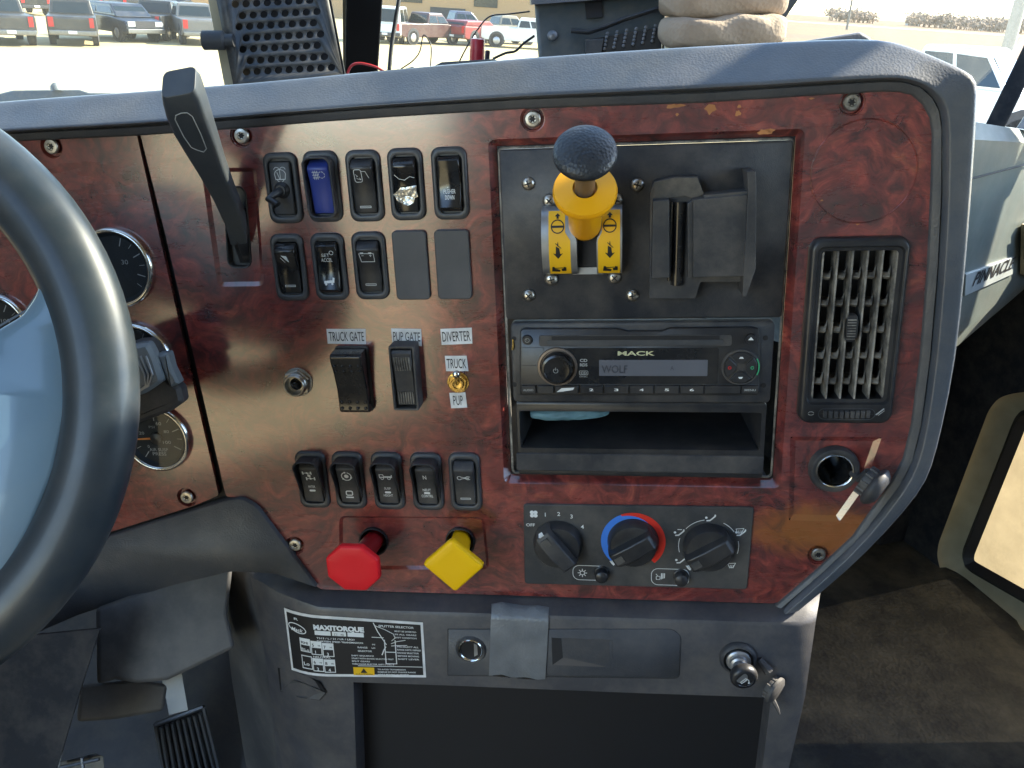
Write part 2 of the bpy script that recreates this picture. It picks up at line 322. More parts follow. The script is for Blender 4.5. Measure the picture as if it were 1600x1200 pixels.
def solo(name, mb, m, label, cat, org=(0, 0, 0), group=None, bev=0, world=False, kind=None, subs=0, seg=2, loc=None, ang=38):
    """a thing (or a setting object) that is one mesh"""
    org = V(org)
    if world: vs = [V(p) - org for p in mb.v]; mw = Matrix.Translation(org)
    else: vs = [(p - org) / 1000 for p in mb.v]; mw = PM @ Matrix.Translation(org / 1000)
    me = bpy.data.meshes.new(name); me.from_pydata(vs, [], mb.f); me.materials.append(K[m] if isinstance(m, str) else m)
    bm = bmesh.new(); bm.from_mesh(me); bmesh.ops.remove_doubles(bm, verts=bm.verts, dist=1e-6); bmesh.ops.recalc_face_normals(bm, faces=bm.faces); bm.to_mesh(me); bm.free()
    me.polygons.foreach_set('use_smooth', [True] * len(me.polygons))
    o = bpy.data.objects.new(name, me); COL.objects.link(o); o.matrix_world = mw
    if bev:
        md = o.modifiers.new('bevel', 'BEVEL'); md.width = bev * (1 if world else .001); md.segments = seg; md.limit_method = 'ANGLE'; md.angle_limit = math.radians(32)
        wn = o.modifiers.new('wn', 'WEIGHTED_NORMAL')
    else: me.set_sharp_from_angle(angle=math.radians(ang))
    if subs: md = o.modifiers.new('sub', 'SUBSURF'); md.levels = subs; md.render_levels = subs
    if kind: o['kind'] = kind
    else: o['label'] = label; o['category'] = cat
    if group: o['group'] = group
    ORG[o.name] = None if world else org
    return o
# ================= DASHBOARD =================
dash = thing('dashboard', 'truck dashboard with grey padded frame around glossy red burl wood panels', 'dashboard', (0, 0, 0))
burl_out = rpoly(pp([(219, 209), (540, 188), (820, 168), (1100, 153), (1330, 140), (1438, 136), (1463, 172), (1463, 300), (1457, 420), (1444, 560), (1430, 660), (1404, 742), (1340, 832), (1215, 943), (1000, 937), (820, 931), (500, 921), (420, 850), (385, 779), (353, 776), (300, 545), (258, 365)]),
                 [1, 1, 1, 1, 1, 14, 10, 1, 1, 1, 1, 10, 1, 5, 1, 1, 5, 3, 4, 3, 1, 1])
b = MB(); hs = []
def recess(out, d, ins, keep=True, floor=True):
    """a pressed recess of the wood: sloping wall, floor"""
    hs.append(out); inn = inset(out, ins)
    b.loft([[(x, y, 0) for x, y in out], [(x, y, -d) for x, y in inn]], cap=False)
    return inn
stack_in = recess(rr(-107, 108, -100, 166, 5), 7, 5)
vent_c = at(1330, 514)
vent_o = rr(115.5, 182.5, -44, 93.5, 9); vent_i = rr(124, 175, -25, 84, 3)
hs.append(vent_i)
lv = recess(rpoly(pp([(314, 262), (400, 262), (413, 447), (340, 448)]), 5), 2.2, 3.2)
lslot = rpoly(pp([(350, 292), (383, 292), (393, 418), (357, 418)], -2.2), 7, 6)
kr = recess(rpoly(pp([(530, 806), (757, 808), (765, 890), (530, 890)]), 6), 2.0, 2.6)
kh1 = at(582, 850); kh2 = at(718, 851)
pr = recess(rpoly(pp([(1235, 682), (1378, 683), (1350, 762), (1312, 815), (1232, 813)]), 2), 2.2, 4.2)
psk = at(1303, 733)
ngon = lambda c, r, n=28: [(c[0] + r * math.cos(2 * math.pi * i / n), c[1] + r * math.sin(2 * math.pi * i / n)) for i in range(n)]
screw_px = [(377, 212), (832, 186), (1331, 160), (461, 852), (1279, 867)]
for q in screw_px:
    o_ = ngon(at(*q), 8.6, 24); hs.append(o_); b.loft([[(x, y, 0) for x, y in o_], [(x, y, -1.5) for x, y in ngon(at(*q), 8.2, 24)], [(x, y, -1.5) for x, y in ngon(at(*q), 7.8, 24)], [(x, y, -4) for x, y in ngon(at(*q), 7, 24)]], cap=True, cap0=False)
b.holes(burl_out, hs, 0)
b.holes(lv, [lslot], -2.2)
b.holes(kr, [ngon(kh1, 12.5), ngon(kh2, 12.5)], -2.0)
b.holes(pr, [ngon(psk, 12.5)], -2.2)
b.loft([[(x, y, 0) for x, y in burl_out], [(x, y, -3) for x, y in burl_out]], cap=False)
part('wood_panel', b, 'burl', dash, ang=25)
# round knock-out scored in the wood
cc = at(1349, 271)
b = MB(); n = 64; b.loft([[(cc.x + r * math.cos(2 * math.pi * i / n), cc.y + 1 + r * math.sin(2 * math.pi * i / n), w_) for i in range(n)] for r, w_ in ((34.8, .02), (34.5, .8), (34.1, .9), (33.7, .02))], cap=False)
part('scored_ring', b, 'burl', dash)
# gauge side panel
gp = rpoly(pp([(-330, 245), (70, 211), (211, 203), (247, 365), (288, 545), (341, 775), (300, 792), (130, 845), (-330, 1010)]), [1, 1, 4, 1, 1, 3, 1, 1, 1])
GA = [(205, 418, 28.5), (213, 590, 29.5), (246, 684, 28.3), (4, 502, 29.0)]
b = MB(); hs = []
gcs = []
for x, y, r in GA: hs_c = at(x, y); gcs.append((hs_c.x, hs_c.y, r))
gcs[0] = (at(182, 418).x, at(182, 418).y, 30.5); gcs[1] = (at(214, 562).x, at(214, 562).y, 30.5); gcs[3] = (at(-2, 512).x, at(-2, 512).y, 28.5)
for q in ((79, 229), (291, 778)):
    o_ = ngon(at(*q), 8.8, 24); hs.append(o_); b.loft([[(x, y, -1.0) for x, y in o_], [(x, y, -1.9) for x, y in ngon(at(*q), 8.4, 24)], [(x, y, -5) for x, y in ngon(at(*q), 7.2, 24)]], cap=True, cap0=False)
b.holes(gp, hs, -1.0); b.loft([[(x, y, -1) for x, y in gp], [(x, y, -5) for x, y in gp]], cap=False)
part('gauge_wood_panel', b, 'burl', dash, ang=25)
b = MB(); bk = pp([(-400, 190), (215, 190), (540, 175), (1440, 130), (1470, 300), (1430, 700), (1215, 950), (480, 930), (380, 800), (-400, 1040)], -6)
for o_ in [stack_in, vent_i, lslot]: pass
b.holes(bk, [rr(-100.5, 101.5, -93.5, 159.5, 4), rr(123, 176, -26, 85, 3), ngon(psk, 13)], -7.2); part('backing_sheet', b, 'deep', dash)
# torx screws
def torx(parent, c, w0, r=5.6):
    b = MB(); b.lathe((c[0], c[1], w0 - 3), [(r * .9, 0), (r, .5), (r, 2.3), (r * .86, 3.2), (r * .52, 3.4), (r * .44, 2.6), (0.01, 2.4)], n=28); s = part('screw', b, 'screw', parent)
    b = MB(); st = []
    for i in range(24): a_ = 2 * math.pi * i / 24; q = 2.0 + .55 * math.cos(6 * a_); st.append((c[0] + q * math.cos(a_), c[1] + q * math.sin(a_)))
    b.poly(st, w0 - 3 + 2.75); part('drive_recess', b, 'deep', s)
for q in screw_px: torx(dash, at(*q), .6)
for q in ((79, 229), (291, 778)): torx(dash, at(*q), 0)
# chips in the lacquer
b = MB()
for x, y, rx, ry in ((1050, 166, 9, 3), (1062, 165, 8, 2), (1111, 168, 8, 5), (1109, 174, 4, 4), (1155, 166, 2.5, 2.5), (1153, 177, 4, 4), (1058, 179, 2.4, 2), (1195, 206, 10, 4), (1204, 204, 6, 2.5), (945, 165, 5, 1.5), (1268, 154, 4, 1.2), (1340, 350, 3, 1.5), (1284, 313, 2, 1.2)):
    c = at(x, y); n = 11; ph = random.random() * 6
    b.poly([(c.x + rx * .46 * (1 + .3 * math.sin(3 * t + ph)) * math.cos(t), c.y + ry * .46 * (1 + .3 * math.cos(4 * t + ph)) * math.sin(t)) for t in [2 * math.pi * i / n for i in range(n)]], .05)
K['chip'] = mat('bare_wood_chip', (.48, .20, .07), .7); part('chipped_lacquer', b, 'chip', dash)

# padded frame: stations (inner pixel, outer silhouette pixel, outer height)
ST = [((-420, 238), (-420, 196), -20), ((-60, 211), (-60, 162), -20), ((215, 197), (215, 143), -20), ((400, 183), (400, 129), -20), ((540, 171), (540, 115), -20), ((820, 153), (820, 89), -20), ((1100, 143), (1100, 71), -20), ((1300, 130), (1300, 61), -20), ((1385, 125), (1376, 60), -18), ((1412, 126), (1416, 70), -14), ((1440, 134), (1468, 92), -8), ((1460, 152), (1508, 110), -2), ((1470, 172), (1524, 124), 2), ((1474, 200), (1524, 160), 4), ((1474, 300), (1516, 300), 5), ((1468, 420), (1506, 420), 5), ((1456, 560), (1492, 560), 5), ((1442, 665), (1470, 665), 5), ((1428, 722), (1454, 728), 5), ((1408, 760), (1436, 762), 3), ((1348, 838), (1380, 826), 0), ((1290, 893), (1322, 884), 0), ((1222, 952), (1248, 945), 0)]
b = MB(); rings = []; lip = MB(); lr = []
for (i_, o_, wo) in ST:
    I = at(*i_, 4); Oo = at(*o_, wo); d_ = V((Oo.x - I.x, Oo.y - I.y, 0)); L_ = d_.length; d_.normalize()
    side = wo > -19
    f_ = lambda t, h: tuple(V((I.x, I.y, 0)) + d_ * L_ * t + V((0, 0, h)))
    top = [(0, 2), (.02, 6.5), (.07, 9), (.1, 8.8), (.5, -3.8), (.9, -15.5), (.97, -18), (1, wo - 1), (1.0, -34), (.97, -120), (.9, -420)]
    sid = [(0, 3), (.03, 8.5), (.08, 11), (.12, 11.2), (.5, 11.4), (.88, 11.2), (.97, 9.4), (1, wo), (1.0, -34), (.98, -90), (.96, -110)]
    k = min(1, max(0, (wo + 20) / 22))
    rings.append([f_(a_[0] * (1 - k) + c_[0] * k, a_[1] * (1 - k) + c_[1] * k) for a_, c_ in zip(top, sid)])
    nI = V((I.x, I.y, 0))
    lr.append([tuple(nI - d_ * 7.5 + V((0, 0, -2))), tuple(nI - d_ * 7.0 + V((0, 0, 1.2))), tuple(nI - d_ * 5.6 + V((0, 0, 2.2))), tuple(nI - d_ * 1.2 + V((0, 0, 3.5))), tuple(nI - d_ * .2 + V((0, 0, 1.0))), tuple(nI + d_ * .6 + V((0, 0, .5)))])
b.loft(rings, cap=False, closed=False); part('padded_frame', b, 'pad', dash, ang=60, subs=1)
lip.loft(lr, cap=False, closed=False); part('inner_lip', lip, 'frame', dash, ang=60)
# knee trim under the gauges
kt = [(-360, 1015), (130, 852), (305, 797), (350, 783), (376, 779), (400, 792), (445, 852), (494, 918), (430, 897), (362, 893), (280, 912), (200, 935), (120, 962), (60, 988), (-40, 1035), (-360, 1180)]
b = MB(); P0 = rpoly([tuple(at(x, y, 5)[:2]) for x, y in kt], [1, 1, 1, 3, 4, 5, 1, 1, 6, 6, 1, 1, 1, 1, 1, 1])
b.loft([[(x, y, -7) for x, y in P0], [(x, y, 4.4) for x, y in P0], [(x, y, 5) for x, y in inset(P0, .6)]], cap=False); b.poly(inset(P0, .6), 5.0); part('knee_trim', b, 'frame', dash, ang=50)

# ================= GAUGES =================
def gauge(c, label, marks, texts, needle, r=None, group='round chrome-ringed gauges on the burl panel'):
    x, y, r = c; t = thing('pressure_gauge', label, 'gauge', (x, y, 0), group)
    b = MB(); b.lathe((x, y, -1), [(r + 1, 0), (r + 1, 2), (r, 4.6), (r - 1.6, 5.2), (r - 2.8, 4.6), (r - 3.2, 3.4)], n=56); b.f = b.f[:-1] if False else b.f
    bb = MB(); pr_ = [(r + 1, -1), (r + 1.2, 1), (r + .6, 3.4), (r - .8, 4.8), (r - 2.2, 4.6), (r - 3.0, 3.2), (r - 3.2, .6)]
    bb.loft([[(x + q * math.cos(2 * math.pi * i / 56), y + q * math.sin(2 * math.pi * i / 56), h) for i in range(56)] for q, h in pr_], cap=False); part('chrome_ring', bb, 'chrome', t, ang=70)
    bb = MB(); bb.loft([[(x + q * math.cos(2 * math.pi * i / 48), y + q * math.sin(2 * math.pi * i / 48), h) for i in range(48)] for q, h in ((r - 3.1, 3.2), (r - 5.8, .3), (0.5, .3))], cap=True, cap0=False); part('dial_face', bb, 'dial', t)
    bb = MB(); R1 = r - 6.6
    for a_, big in marks:
        t_ = math.radians(a_); q0 = R1 - (6 if big else 4); bb.stroke([(x + q0 * math.cos(t_), y + q0 * math.sin(t_)), (x + R1 * math.cos(t_), y + R1 * math.sin(t_))], .8 if big else .45, .55)
    part('marking', bb, 'icong', t)
    bb = MB()
    for s, dx, dy, h, wd_ in texts: bb.text(s, x + dx, y + dy, h, wd_, .56)
    if texts: part('lettering', bb, 'icong', t)
    if needle is not None:
        bb = MB(); t_ = math.radians(needle); bb.loft([[(x + k_ * math.cos(t_) + q * math.sin(t_), y + k_ * math.sin(t_) - q * math.cos(t_), 1.6) for q in (-wd__, wd__)] + [(x + k_ * math.cos(t_) + q * math.sin(t_), y + k_ * math.sin(t_) - q * math.cos(t_), 1.0) for q in (wd__, -wd__)] for k_, wd__ in ((2, .9), (R1 - 2, .5))]); part('needle', bb, 'needle', t)
        bb = MB(); bb.lathe((x, y, .4), [(5.2, 0), (5.2, 2), (4.4, 2.6), (.01, 2.6)], n=24); part('needle_hub', bb, 'blk', t)
    bb = MB(); bb.disc(x, y, r - 3.1, 3.3, 40); part('lens', bb, 'lens', t)
gauge(gcs[0], 'upper round gauge with chrome ring, half hidden behind the wheel rim', [(a_, i % 2 == 0) for i, a_ in enumerate(range(70, -50, -22))], [('30', 8, 2.5, 3.6, 5.5)], None)
gauge(gcs[1], 'middle round gauge with chrome ring, behind the steering column stalk', [(a_, i % 2 == 0) for i, a_ in enumerate(range(85, 0, -20))], [], None)
gauge(gcs[2], 'lowest round gauge, air suspension pressure dial with orange needle', [(232, 1), (206, 0), (183, 1), (158, 0), (112, 0), (90, 1), (52, 0), (22, 1), (-2, 0), (-28, 1)],
      [('0', -9, -9.0, 2.6, None), ('20', -13, 3, 2.6, 4.6), ('PSI', -3, 8.8, 2.1, 5), ('60', 3.5, 11.5, 2.9, 4.8), ('80', 9.2, 4.6, 2.6, 4.6), ('100', 8.0, -5.2, 2.8, 7.0), ('AIR SUSP', -.5, -12.0, 2.9, 16.5), ('PRESS', -.5, -15.8, 2.9, 12)], 183)
gauge(gcs[3], 'gauge reading one hundred at the far edge of the gauge panel', [(100, 0), (75, 0), (58, 1), (35, 0)], [('100', 8, 4.5, 3, 8), ('C', -2, 4, 2.5, None)], None)

# ================= ROCKER SWITCHES =================
PT = [(19.5, 2.0), (18.6, 4.2), (15, 8.8), (13.4, 9.5), (12.2, 9.2), (6, 6.9), (0, 5.5), (-8, 4.4), (-15, 3.9), (-18.6, 3.3), (-19.5, 1.5)]
PB = [(-v, h) for v, h in reversed(PT)]
PN = [(19.5, 2.0), (18.6, 5.5), (16.5, 7.4), (12, 6.5), (5, 5.2), (0, 5), (-6, 5.4), (-12, 6.8), (-16, 8.2), (-18.4, 6.3), (-19.5, 2)]
def prof(P):
    def g(v):
        for (a_, h0), (c_, h1) in zip(P, P[1:]):
            if c_ <= v <= a_: return h0 + (h1 - h0) * (a_ - v) / (a_ - c_)
        return P[0][1] if v > P[0][0] else P[-1][1]
    return g
SG = 'contour rocker switches in the burl panel'
def rocker(tl, br, label, icon=None, P=PT, m='blk', guard=None, fm=None, group=SG, W=25.6, H=51):
    c = at((tl[0] + br[0]) / 2, (tl[1] + br[1]) / 2); x, y = c.x, c.y
    t = thing('rocker_switch', label, 'switch', (x, y, 0), group); g = prof(P)
    o = rr(x - W / 2, x + W / 2, y - H / 2, y + H / 2, 6.5, 6); i_ = rr(x - 9.4, x + 9.4, y - 20.8, y + 20.8, 5, 6)
    b = MB(); o2 = inset(o, .9); i2 = inset(i_, -.6)
    b.loft([[(p[0], p[1], h) for p in q] for q, h in ((o, 0), (o, 1.7), (o2, 2.9), (i2, 3.2), (i_, 2.7), (i_, .4))], cap=True, cap0=False); part('switch_bezel', b, 'bezel', t, ang=50)
    b = MB(); rings = []
    for v, h in P:
        hw = 8.3 - .5 * (abs(v) / 19.5) ** 2
        rings.append([(x + u, y + v, max(.5, k)) for u, k in ((-hw, .5), (-hw, h - 1.1), (-hw + .5, h - .35), (-hw + 1.2, h), (0, h - .1), (hw - 1.2, h), (hw - .5, h - .35), (hw, h - 1.1), (hw, .5))])
    b.loft(rings, closed=True); r = part('rocker', b, m, t, ang=40)
    if guard:
        go = rr(x - 10.6, x + 10.6, y - 22, y + 22, 6, 6); gi = rr(x - 9.2, x + 9.2, y - 20.6, y + 20.6, 4.8, 6)
        def gh(v):
            if guard == 'full': return 9.5 + 3.0 * min(1, max(0, (v + 20) / 40))
            k = min(1, max(0, (v + 12) / 20)); return 3.1 + 12.5 * k * k * (3 - 2 * k)
        b = MB(); b.loft([[(p[0], p[1], 2) for p in go], [(p[0] * 1.0, p[1], gh(p[1] - y) - .5) for p in go], [(p[0], p[1], gh(p[1] - y)) for p in inset(go, .7)], [(p[0], p[1], gh(p[1] - y) - .5) for p in gi], [(p[0], p[1], 2) for p in gi]], cap=False); part('guard', b, 'blk' if guard == 'top' else 'blkm', t, ang=50)
    if icon:
        wf = lambda X, Y: g(Y - y) + .12
        icon(x, y, wf, r)
    return t, g, x, y, r
def sub(pts, k=4):
    o = []
    for a_, b_ in zip(pts, pts[1:]):
        for i in range(k): o.append((a_[0] + (b_[0] - a_[0]) * i / k, a_[1] + (b_[1] - a_[1]) * i / k))
    return o + [pts[-1]]
def sym(mk, name='symbol', m='icon'):
    def f(x, y, wf, r):
        b = MB(); mk(b, x, y, wf)
        if b.f: part(name, b, m, r)
    return f
arc = lambda cx, cy, r_, a0, a1, n=12, ry=None: [(cx + r_ * math.cos(math.radians(a0 + (a1 - a0) * i / n)), cy + (ry or r_) * math.sin(math.radians(a0 + (a1 - a0) * i / n))) for i in range(n + 1)]
def i_bar(b, x, y, wf, yy=-14): b.stroke(sub([(x - 4, y + yy), (x + 4, y + yy), (x + 4, y + yy - 1.1), (x - 4, y + yy - 1.1), (x - 4, y + yy)], 2), .38, wf)
def ic_wiper(b, x, y, wf):
    y += 9.5; b.stroke([(x - 3.5, y - 2.8), (x - 4.2, y + 1.2)] + arc(x, y - .2, 4.4, 162, 18) + [(x + 3.5, y - 2.8), (x - 3.5, y - 2.8)], .5, wf); b.stroke([(x - .5, y - 2.8), (x - 2.2, y + 2.2)], .45, wf); b.stroke([(x, y - 2.5), (x, y + 4)], .4, wf)
    b.stroke(arc(x - 2.3, y + 3.6, 2.2, 20, 160), .4, wf); b.stroke(arc(x + 2.3, y + 3.6, 2.2, 20, 160), .4, wf); b.stroke(arc(x, y - 2.2, 2.6, 200, 340), .4, wf)
def ic_wind(b, x, y, wf):
    y += 9
    for i in range(3): b.stroke([(x - 4.4, y + 2 - i * 2), (x - .2, y + 2 - i * 2)], .4, wf); b.stroke([(x - 3.4 + i * 1.3, y + 3), (x - 3.4 + i * 1.3, y - 3.2)], .35, wf)
    for k in range(7): a_ = k * 51; b.stroke(arc(x + 2.2, y, 2.3, a_, a_ + 30, 3), .45, wf)
def ic_mirror(b, x, y, wf):
    b.stroke(rr(x - 5.2, x + .2, y + 3.4, y + 12.4, 1.4, 3), .42, wf, True); b.stroke(sub([(x + .3, y + 11), (x + 3.2, y + 11), (x + 5.2, y + 6.2)], 3), .42, wf)
    b.stroke([(x - 4.4, y + 9), (x - 2.8, y + 7.6), (x - 3.8, y + 7.2)], .35, wf); b.stroke([(x - 3.8, y + 6), (x - .6, y + 5), (x - 1.8, y + 6.4)], .35, wf); i_bar(b, x, y, wf)
def ic_batt(b, x, y, wf):
    b.stroke(sub([(x - 5.8, y + 10.6), (x + 5.2, y + 10.6), (x + 5.2, y + 4.2), (x - 4.8, y + 4.2), (x - 5.8, y + 10.6)], 3), .42, wf)
    for dx in (-3.5, 2.7): b.stroke([(x + dx - 1, y + 11.2), (x + dx + 1, y + 11.2)], .7, wf)
    b.stroke([(x - 4, y + 9), (x - 2.4, y + 9)], .35, wf); b.stroke([(x + 2, y + 9), (x + 3.6, y + 9)], .35, wf); b.stroke([(x + 2.8, y + 8.2), (x + 2.8, y + 9.8)], .35, wf); i_bar(b, x, y, wf, -13)
def ic_pusher(b, x, y, wf):
    b.text('PUSHER', x, y - 6.5, 3.0, 8.6, wf, .01); b.text('DOWN', x, y - 10.6, 3.0, 6.6, wf, .01); b.disc(x - 1.2, y - 2.2, .35, wf, 8)
def ic_beacon(b, x, y, wf):
    b.poly([(x - 3, y + 10.5), (x + 1.2, y + 10), (x + 2.5, y + 4.8), (x + .6, y + 6.4)], wf); b.stroke([(x - 3.6, y + 8.6), (x - .8, y + 5)], .4, wf); i_bar(b, x, y, wf, -13)
def ic_set(b, x, y, wf):
    b.text('SET', x - .6, y + 8.4, 2.6, 6, wf); b.text('ACCEL', x - .2, y + 4.6, 2.8, 8.4, wf); b.stroke(arc(x + 4, y + 11.5, 1.5, 0, 330, 8), .45, wf)
    b.poly([(x - 3.8, y - 11.5), (x + 4.2, y - 11), (x + 4.4, y - 7.6), (x + 3, y - 7.2), (x + 2.6, y - 9.2), (x - 3.4, y - 9.6)], wf); b.disc(x - 2.2, y - 12, .9, wf, 10); b.disc(x + 2.6, y - 11.8, .9, wf, 10)
def ic_axle(b, x, y, wf):
    for s in (1, -1):
        cy = y + 6.3 + s * 2.9; cx = x - .6 - s * 1.0
        for e_ in (1, -1): b.stroke([(cx + e_ * 3.4, cy - 1.2), (cx + e_ * 3.4, cy + 1.2)], 1.0, wf)
        b.stroke([(cx - 3.2, cy), (cx + 3.2, cy)], .6, wf); b.disc(cx, cy, 1, wf, 8)
    b.stroke(sub([(x - 1.4, y + 9.2), (x + .4, y + 3.4)], 2), .6, wf); b.disc(x - .4, y + 6.3, 1.4, wf, 10)
def ic_lock(b, x, y, wf):
    b.stroke(arc(x, y + 6.4, 4.0, 100, 430, 20), .8, wf); b.disc(x, y + 6.4, 1.9, wf, 12)
    for k in range(3): a_ = math.radians(100 + k * 120); b.disc(x + 4 * math.cos(a_), y + 6.4 + 4 * math.sin(a_), .9, wf, 8)
    b.stroke(rr(x - 2.6, x + 2.6, y - 12, y - 8.2, 1, 3), .9, wf, True); b.stroke([(x - 2.8, y - 14), (x + 2.8, y - 14)], 1.3, wf)
def ic_truck(b, x, y, wf):
    y += 6.6; b.stroke([(x - 5, y - 1.2), (x - 5, y + 2.2), (x - 2, y + 2.2), (x - 1.6, y + .3), (x + 5, y + .3), (x + 5, y + 1.8)], .6, wf); b.stroke([(x - 5, y - .6), (x + 5, y - .6)], .8, wf)
    for dx in (-3, 2.6): b.stroke(arc(x + dx, y - 1.6, 1.2, 0, 360, 8), .5, wf)
wr = lambda *ls: None
def ic_susp(b, x, y, wf): ic_truck(b, x, y, wf); b.text('SUSP', x, y - 6, 2.1, 5.4, wf); b.text('HEIGHT', x, y - 12.6, 2.2, 7.6, wf); b.poly(rr(x - 2.6, x + 2.6, y - 9.6, y - 7.8, .8, 2), wf)
def ic_neut(b, x, y, wf): b.text('N', x - .4, y + 4.6, 3.8, 2.8, wf, .01); b.text('NEUT', x, y - 7, 2.4, 6.6, wf, .01); b.text('CONTRL', x, y - 12.6, 2.4, 9.6, wf, .01); b.poly(rr(x - 2.6, x + 2.6, y - 9.6, y - 7.8, .8, 2), wf)
def ic_inter(b, x, y, wf): ic_axle(b, x, y, wf); b.text('INTER', x, y - 5.6, 2.2, 5.6, wf); b.poly(rr(x - 2.6, x + 2.6, y - 9.2, y - 7.4, .8, 2), wf)
def ic_plane(b, x, y, wf):
    y += 6.2; b.stroke(arc(x - 3.5, y, 1.7, 40, 320, 8), .55, wf); b.stroke([(x - 2.2, y - 1), (x + .8, y - .3), (x + 3, y - 1.6), (x + 5, y - 1.2)], .5, wf); b.stroke([(x - 2.2, y + 1), (x + .8, y + .3), (x + 3, y + 1.6), (x + 5, y + 1.2)], .5, wf); b.stroke([(x + .5, y), (x + 4, y)], .7, wf)
    i_bar(b, x, y - 6.2, wf, -13)
t, g, x, y, r = rocker((413, 240), (474, 348), 'wiper rocker switch with a small twist stalk, first in the top row', sym(ic_wiper), P=[(19.5, 1), (18.5, 3), (16, 3.9), (-16, 3.9), (-18.5, 3), (-19.5, 1)], m='bezel')
b = MB(); q = at(430, 322, 22); b.lathe((x, y - 1, 3.6), [(6.2, 0), (5.4, 2), (4.2, 2.6), (3.8, 4), (.01, 4)], n=24); b.tube([(x, y - 1, 5), (x - 1.6, y - 2.4, 12), (x - 5.5, y - 5.6, 17), (q.x + 1.5, q.y + .8, 20.5), (q.x - 1.5, q.y, 20)], [3.2, 2.9, 2.6, 2.3, 1.8], 12); part('twist_stalk', b, 'blk', t, ang=60)
rocker((473, 238), (538, 345), 'bright blue rocker switch with fan symbol inside a tall black guard', sym(ic_wind), m='blue', guard='full')
rocker((541, 236), (601, 345), 'dark rocker switch with mirror outline symbol, right beside the blue switch', sym(ic_mirror))
t, g, x, y, r = rocker((606, 233), (666, 343), 'rocker switch patched with a torn scrap of silver foil', sym(lambda b, x, y, wf: b.stroke(sub([(x - 7, y + 7.5), (x - 4, y + 4.6), (x, y + 3.6), (x + 4, y + 6), (x + 7.2, y + 5.2)], 3), .45, wf)), P=PT, m='gloss')
b = MB(); random.seed(3); foil = [(-9.2, -6.2), (-6.5, -4.5), (-3.6, -1.6), (2, -1.2), (6.6, -.4), (8.4, -.2), (8.0, -4.6), (8.6, -8.2), (6.2, -9.2), (5, -12.6), (1, -14.4), (-2.8, -13.6), (-6.6, -10.6)]
fp = [(x + u, y + v) for u, v in foil]; nn = len(fp); cen = (x, y - 7.5)
rings = [[(cen[0] + (p[0] - cen[0]) * k_, cen[1] + (p[1] - cen[1]) * k_, g(p[1] - y) + .5 + random.random() * 1.2 * k_) for p in fp] for k_ in (.05, .5, .75, 1)]
b.loft(rings, cap=False, cap0=True); K['foil'] = mat('crumpled_foil', (.78, .76, .70), .3, metal=.7, col2=(.5, .48, .42), nscale=400, grain=.0008, gscale=350)
part('foil_patch', b, 'foil', t, ang=10, label='torn silver foil patch')
rocker((674, 230), (734, 343), 'glossy rocker switch lettered PUSHER DOWN, last in the top row', sym(ic_pusher), P=PN, m='gloss')
rocker((423, 366), (484, 469), 'glossy rocker switch with small lamp symbol, first in the second row', sym(ic_beacon), m='gloss')
rocker((485, 364), (547, 469), 'glossy rocker switch lettered SET ACCEL with truck symbol', sym(ic_set), P=PN, m='gloss')
rocker((550, 362), (609, 468), 'rocker switch with battery outline symbol, beside the blank covers', sym(ic_batt))
for tl, br, lb in (((613, 359), (674, 469), 'blank grey switch cover between the battery switch and the other blank cover'), ((678, 358), (740, 468), 'blank grey switch cover under the pusher down switch, last in the second row')):
    c = at((tl[0] + br[0]) / 2, (tl[1] + br[1]) / 2); o = rr(c.x - 12.8, c.x + 12.8, c.y - 25.8, c.y + 25.8, 3.2, 5)
    b = MB(); b.prism(o, 0, 3.4, .7); solo('blank_cover', b, 'cover', lb, 'switch cover', (c.x, c.y, 0), 'blank covers over unused switch holes')
for tl, br, lb, ic, gd in (((460, 704), (519, 793), 'hooded rocker switch with axle symbol lettered INTER, first in the bottom row', ic_inter, 'top'), ((516, 705), (577, 794), 'hooded rocker switch with round differential lock symbol', ic_lock, 'top'),
        ((578, 706), (636, 795), 'hooded rocker switch with truck symbol lettered SUSP HEIGHT', ic_susp, 'top'), ((640, 707), (696, 796), 'hooded rocker switch with letter N over NEUT CONTRL', ic_neut, 'top'), ((700, 707), (755, 797), 'unhooded rocker switch with wrench-like symbol, last in the bottom row', ic_plane, None)):
    rocker(tl, br, lb, sym(ic), guard=gd, m='blkm')

# lettered paper labels
def sticker(px, lines, label):
    w_ = .35; P_ = pp(px, w_); cx = sum(p[0] for p in P_) / 4; cy = sum(p[1] for p in P_) / 4
    t = thing('paper_label', label, 'label', (cx, cy, 0), 'white paper labels stuck on the burl panel')
    b = MB(); b.prism(P_, .1, w_); part('label_paper', b, 'white', t)
    b = MB(); wd_ = (V(P_[1]) - V(P_[0])).length; ht = (V(P_[3]) - V(P_[0])).length; d_ = V(P_[1]) - V(P_[0]); rot = math.atan2(d_.y, d_.x)
    b.text(lines, cx, cy - ht * .30, ht * .62, wd_ * (.9 if len(lines) > 3 else .6), w_ + .1, .004, rot=rot); part('lettering', b, 'ink', t)
sticker([(510, 514), (571, 514), (572, 538), (512, 537)], 'TRUCK GATE', 'white label lettered TRUCK GATE above a black rocker switch')
sticker([(611, 513), (658, 514), (659, 541), (613, 536)], 'PUP GATE', 'white label lettered PUP GATE above the ribbed switch')
sticker([(688, 514), (737, 512), (738, 537), (690, 539)], 'DIVERTER', 'white label lettered DIVERTER, alone at the top')
sticker([(695, 556), (729, 556), (732, 580), (697, 580)], 'TRUCK', 'small white label lettered TRUCK above the brass toggle switch')
sticker([(702, 614), (727, 613), (730, 637), (705, 638)], 'PUP', 'small white label lettered PUP below the brass toggle switch')
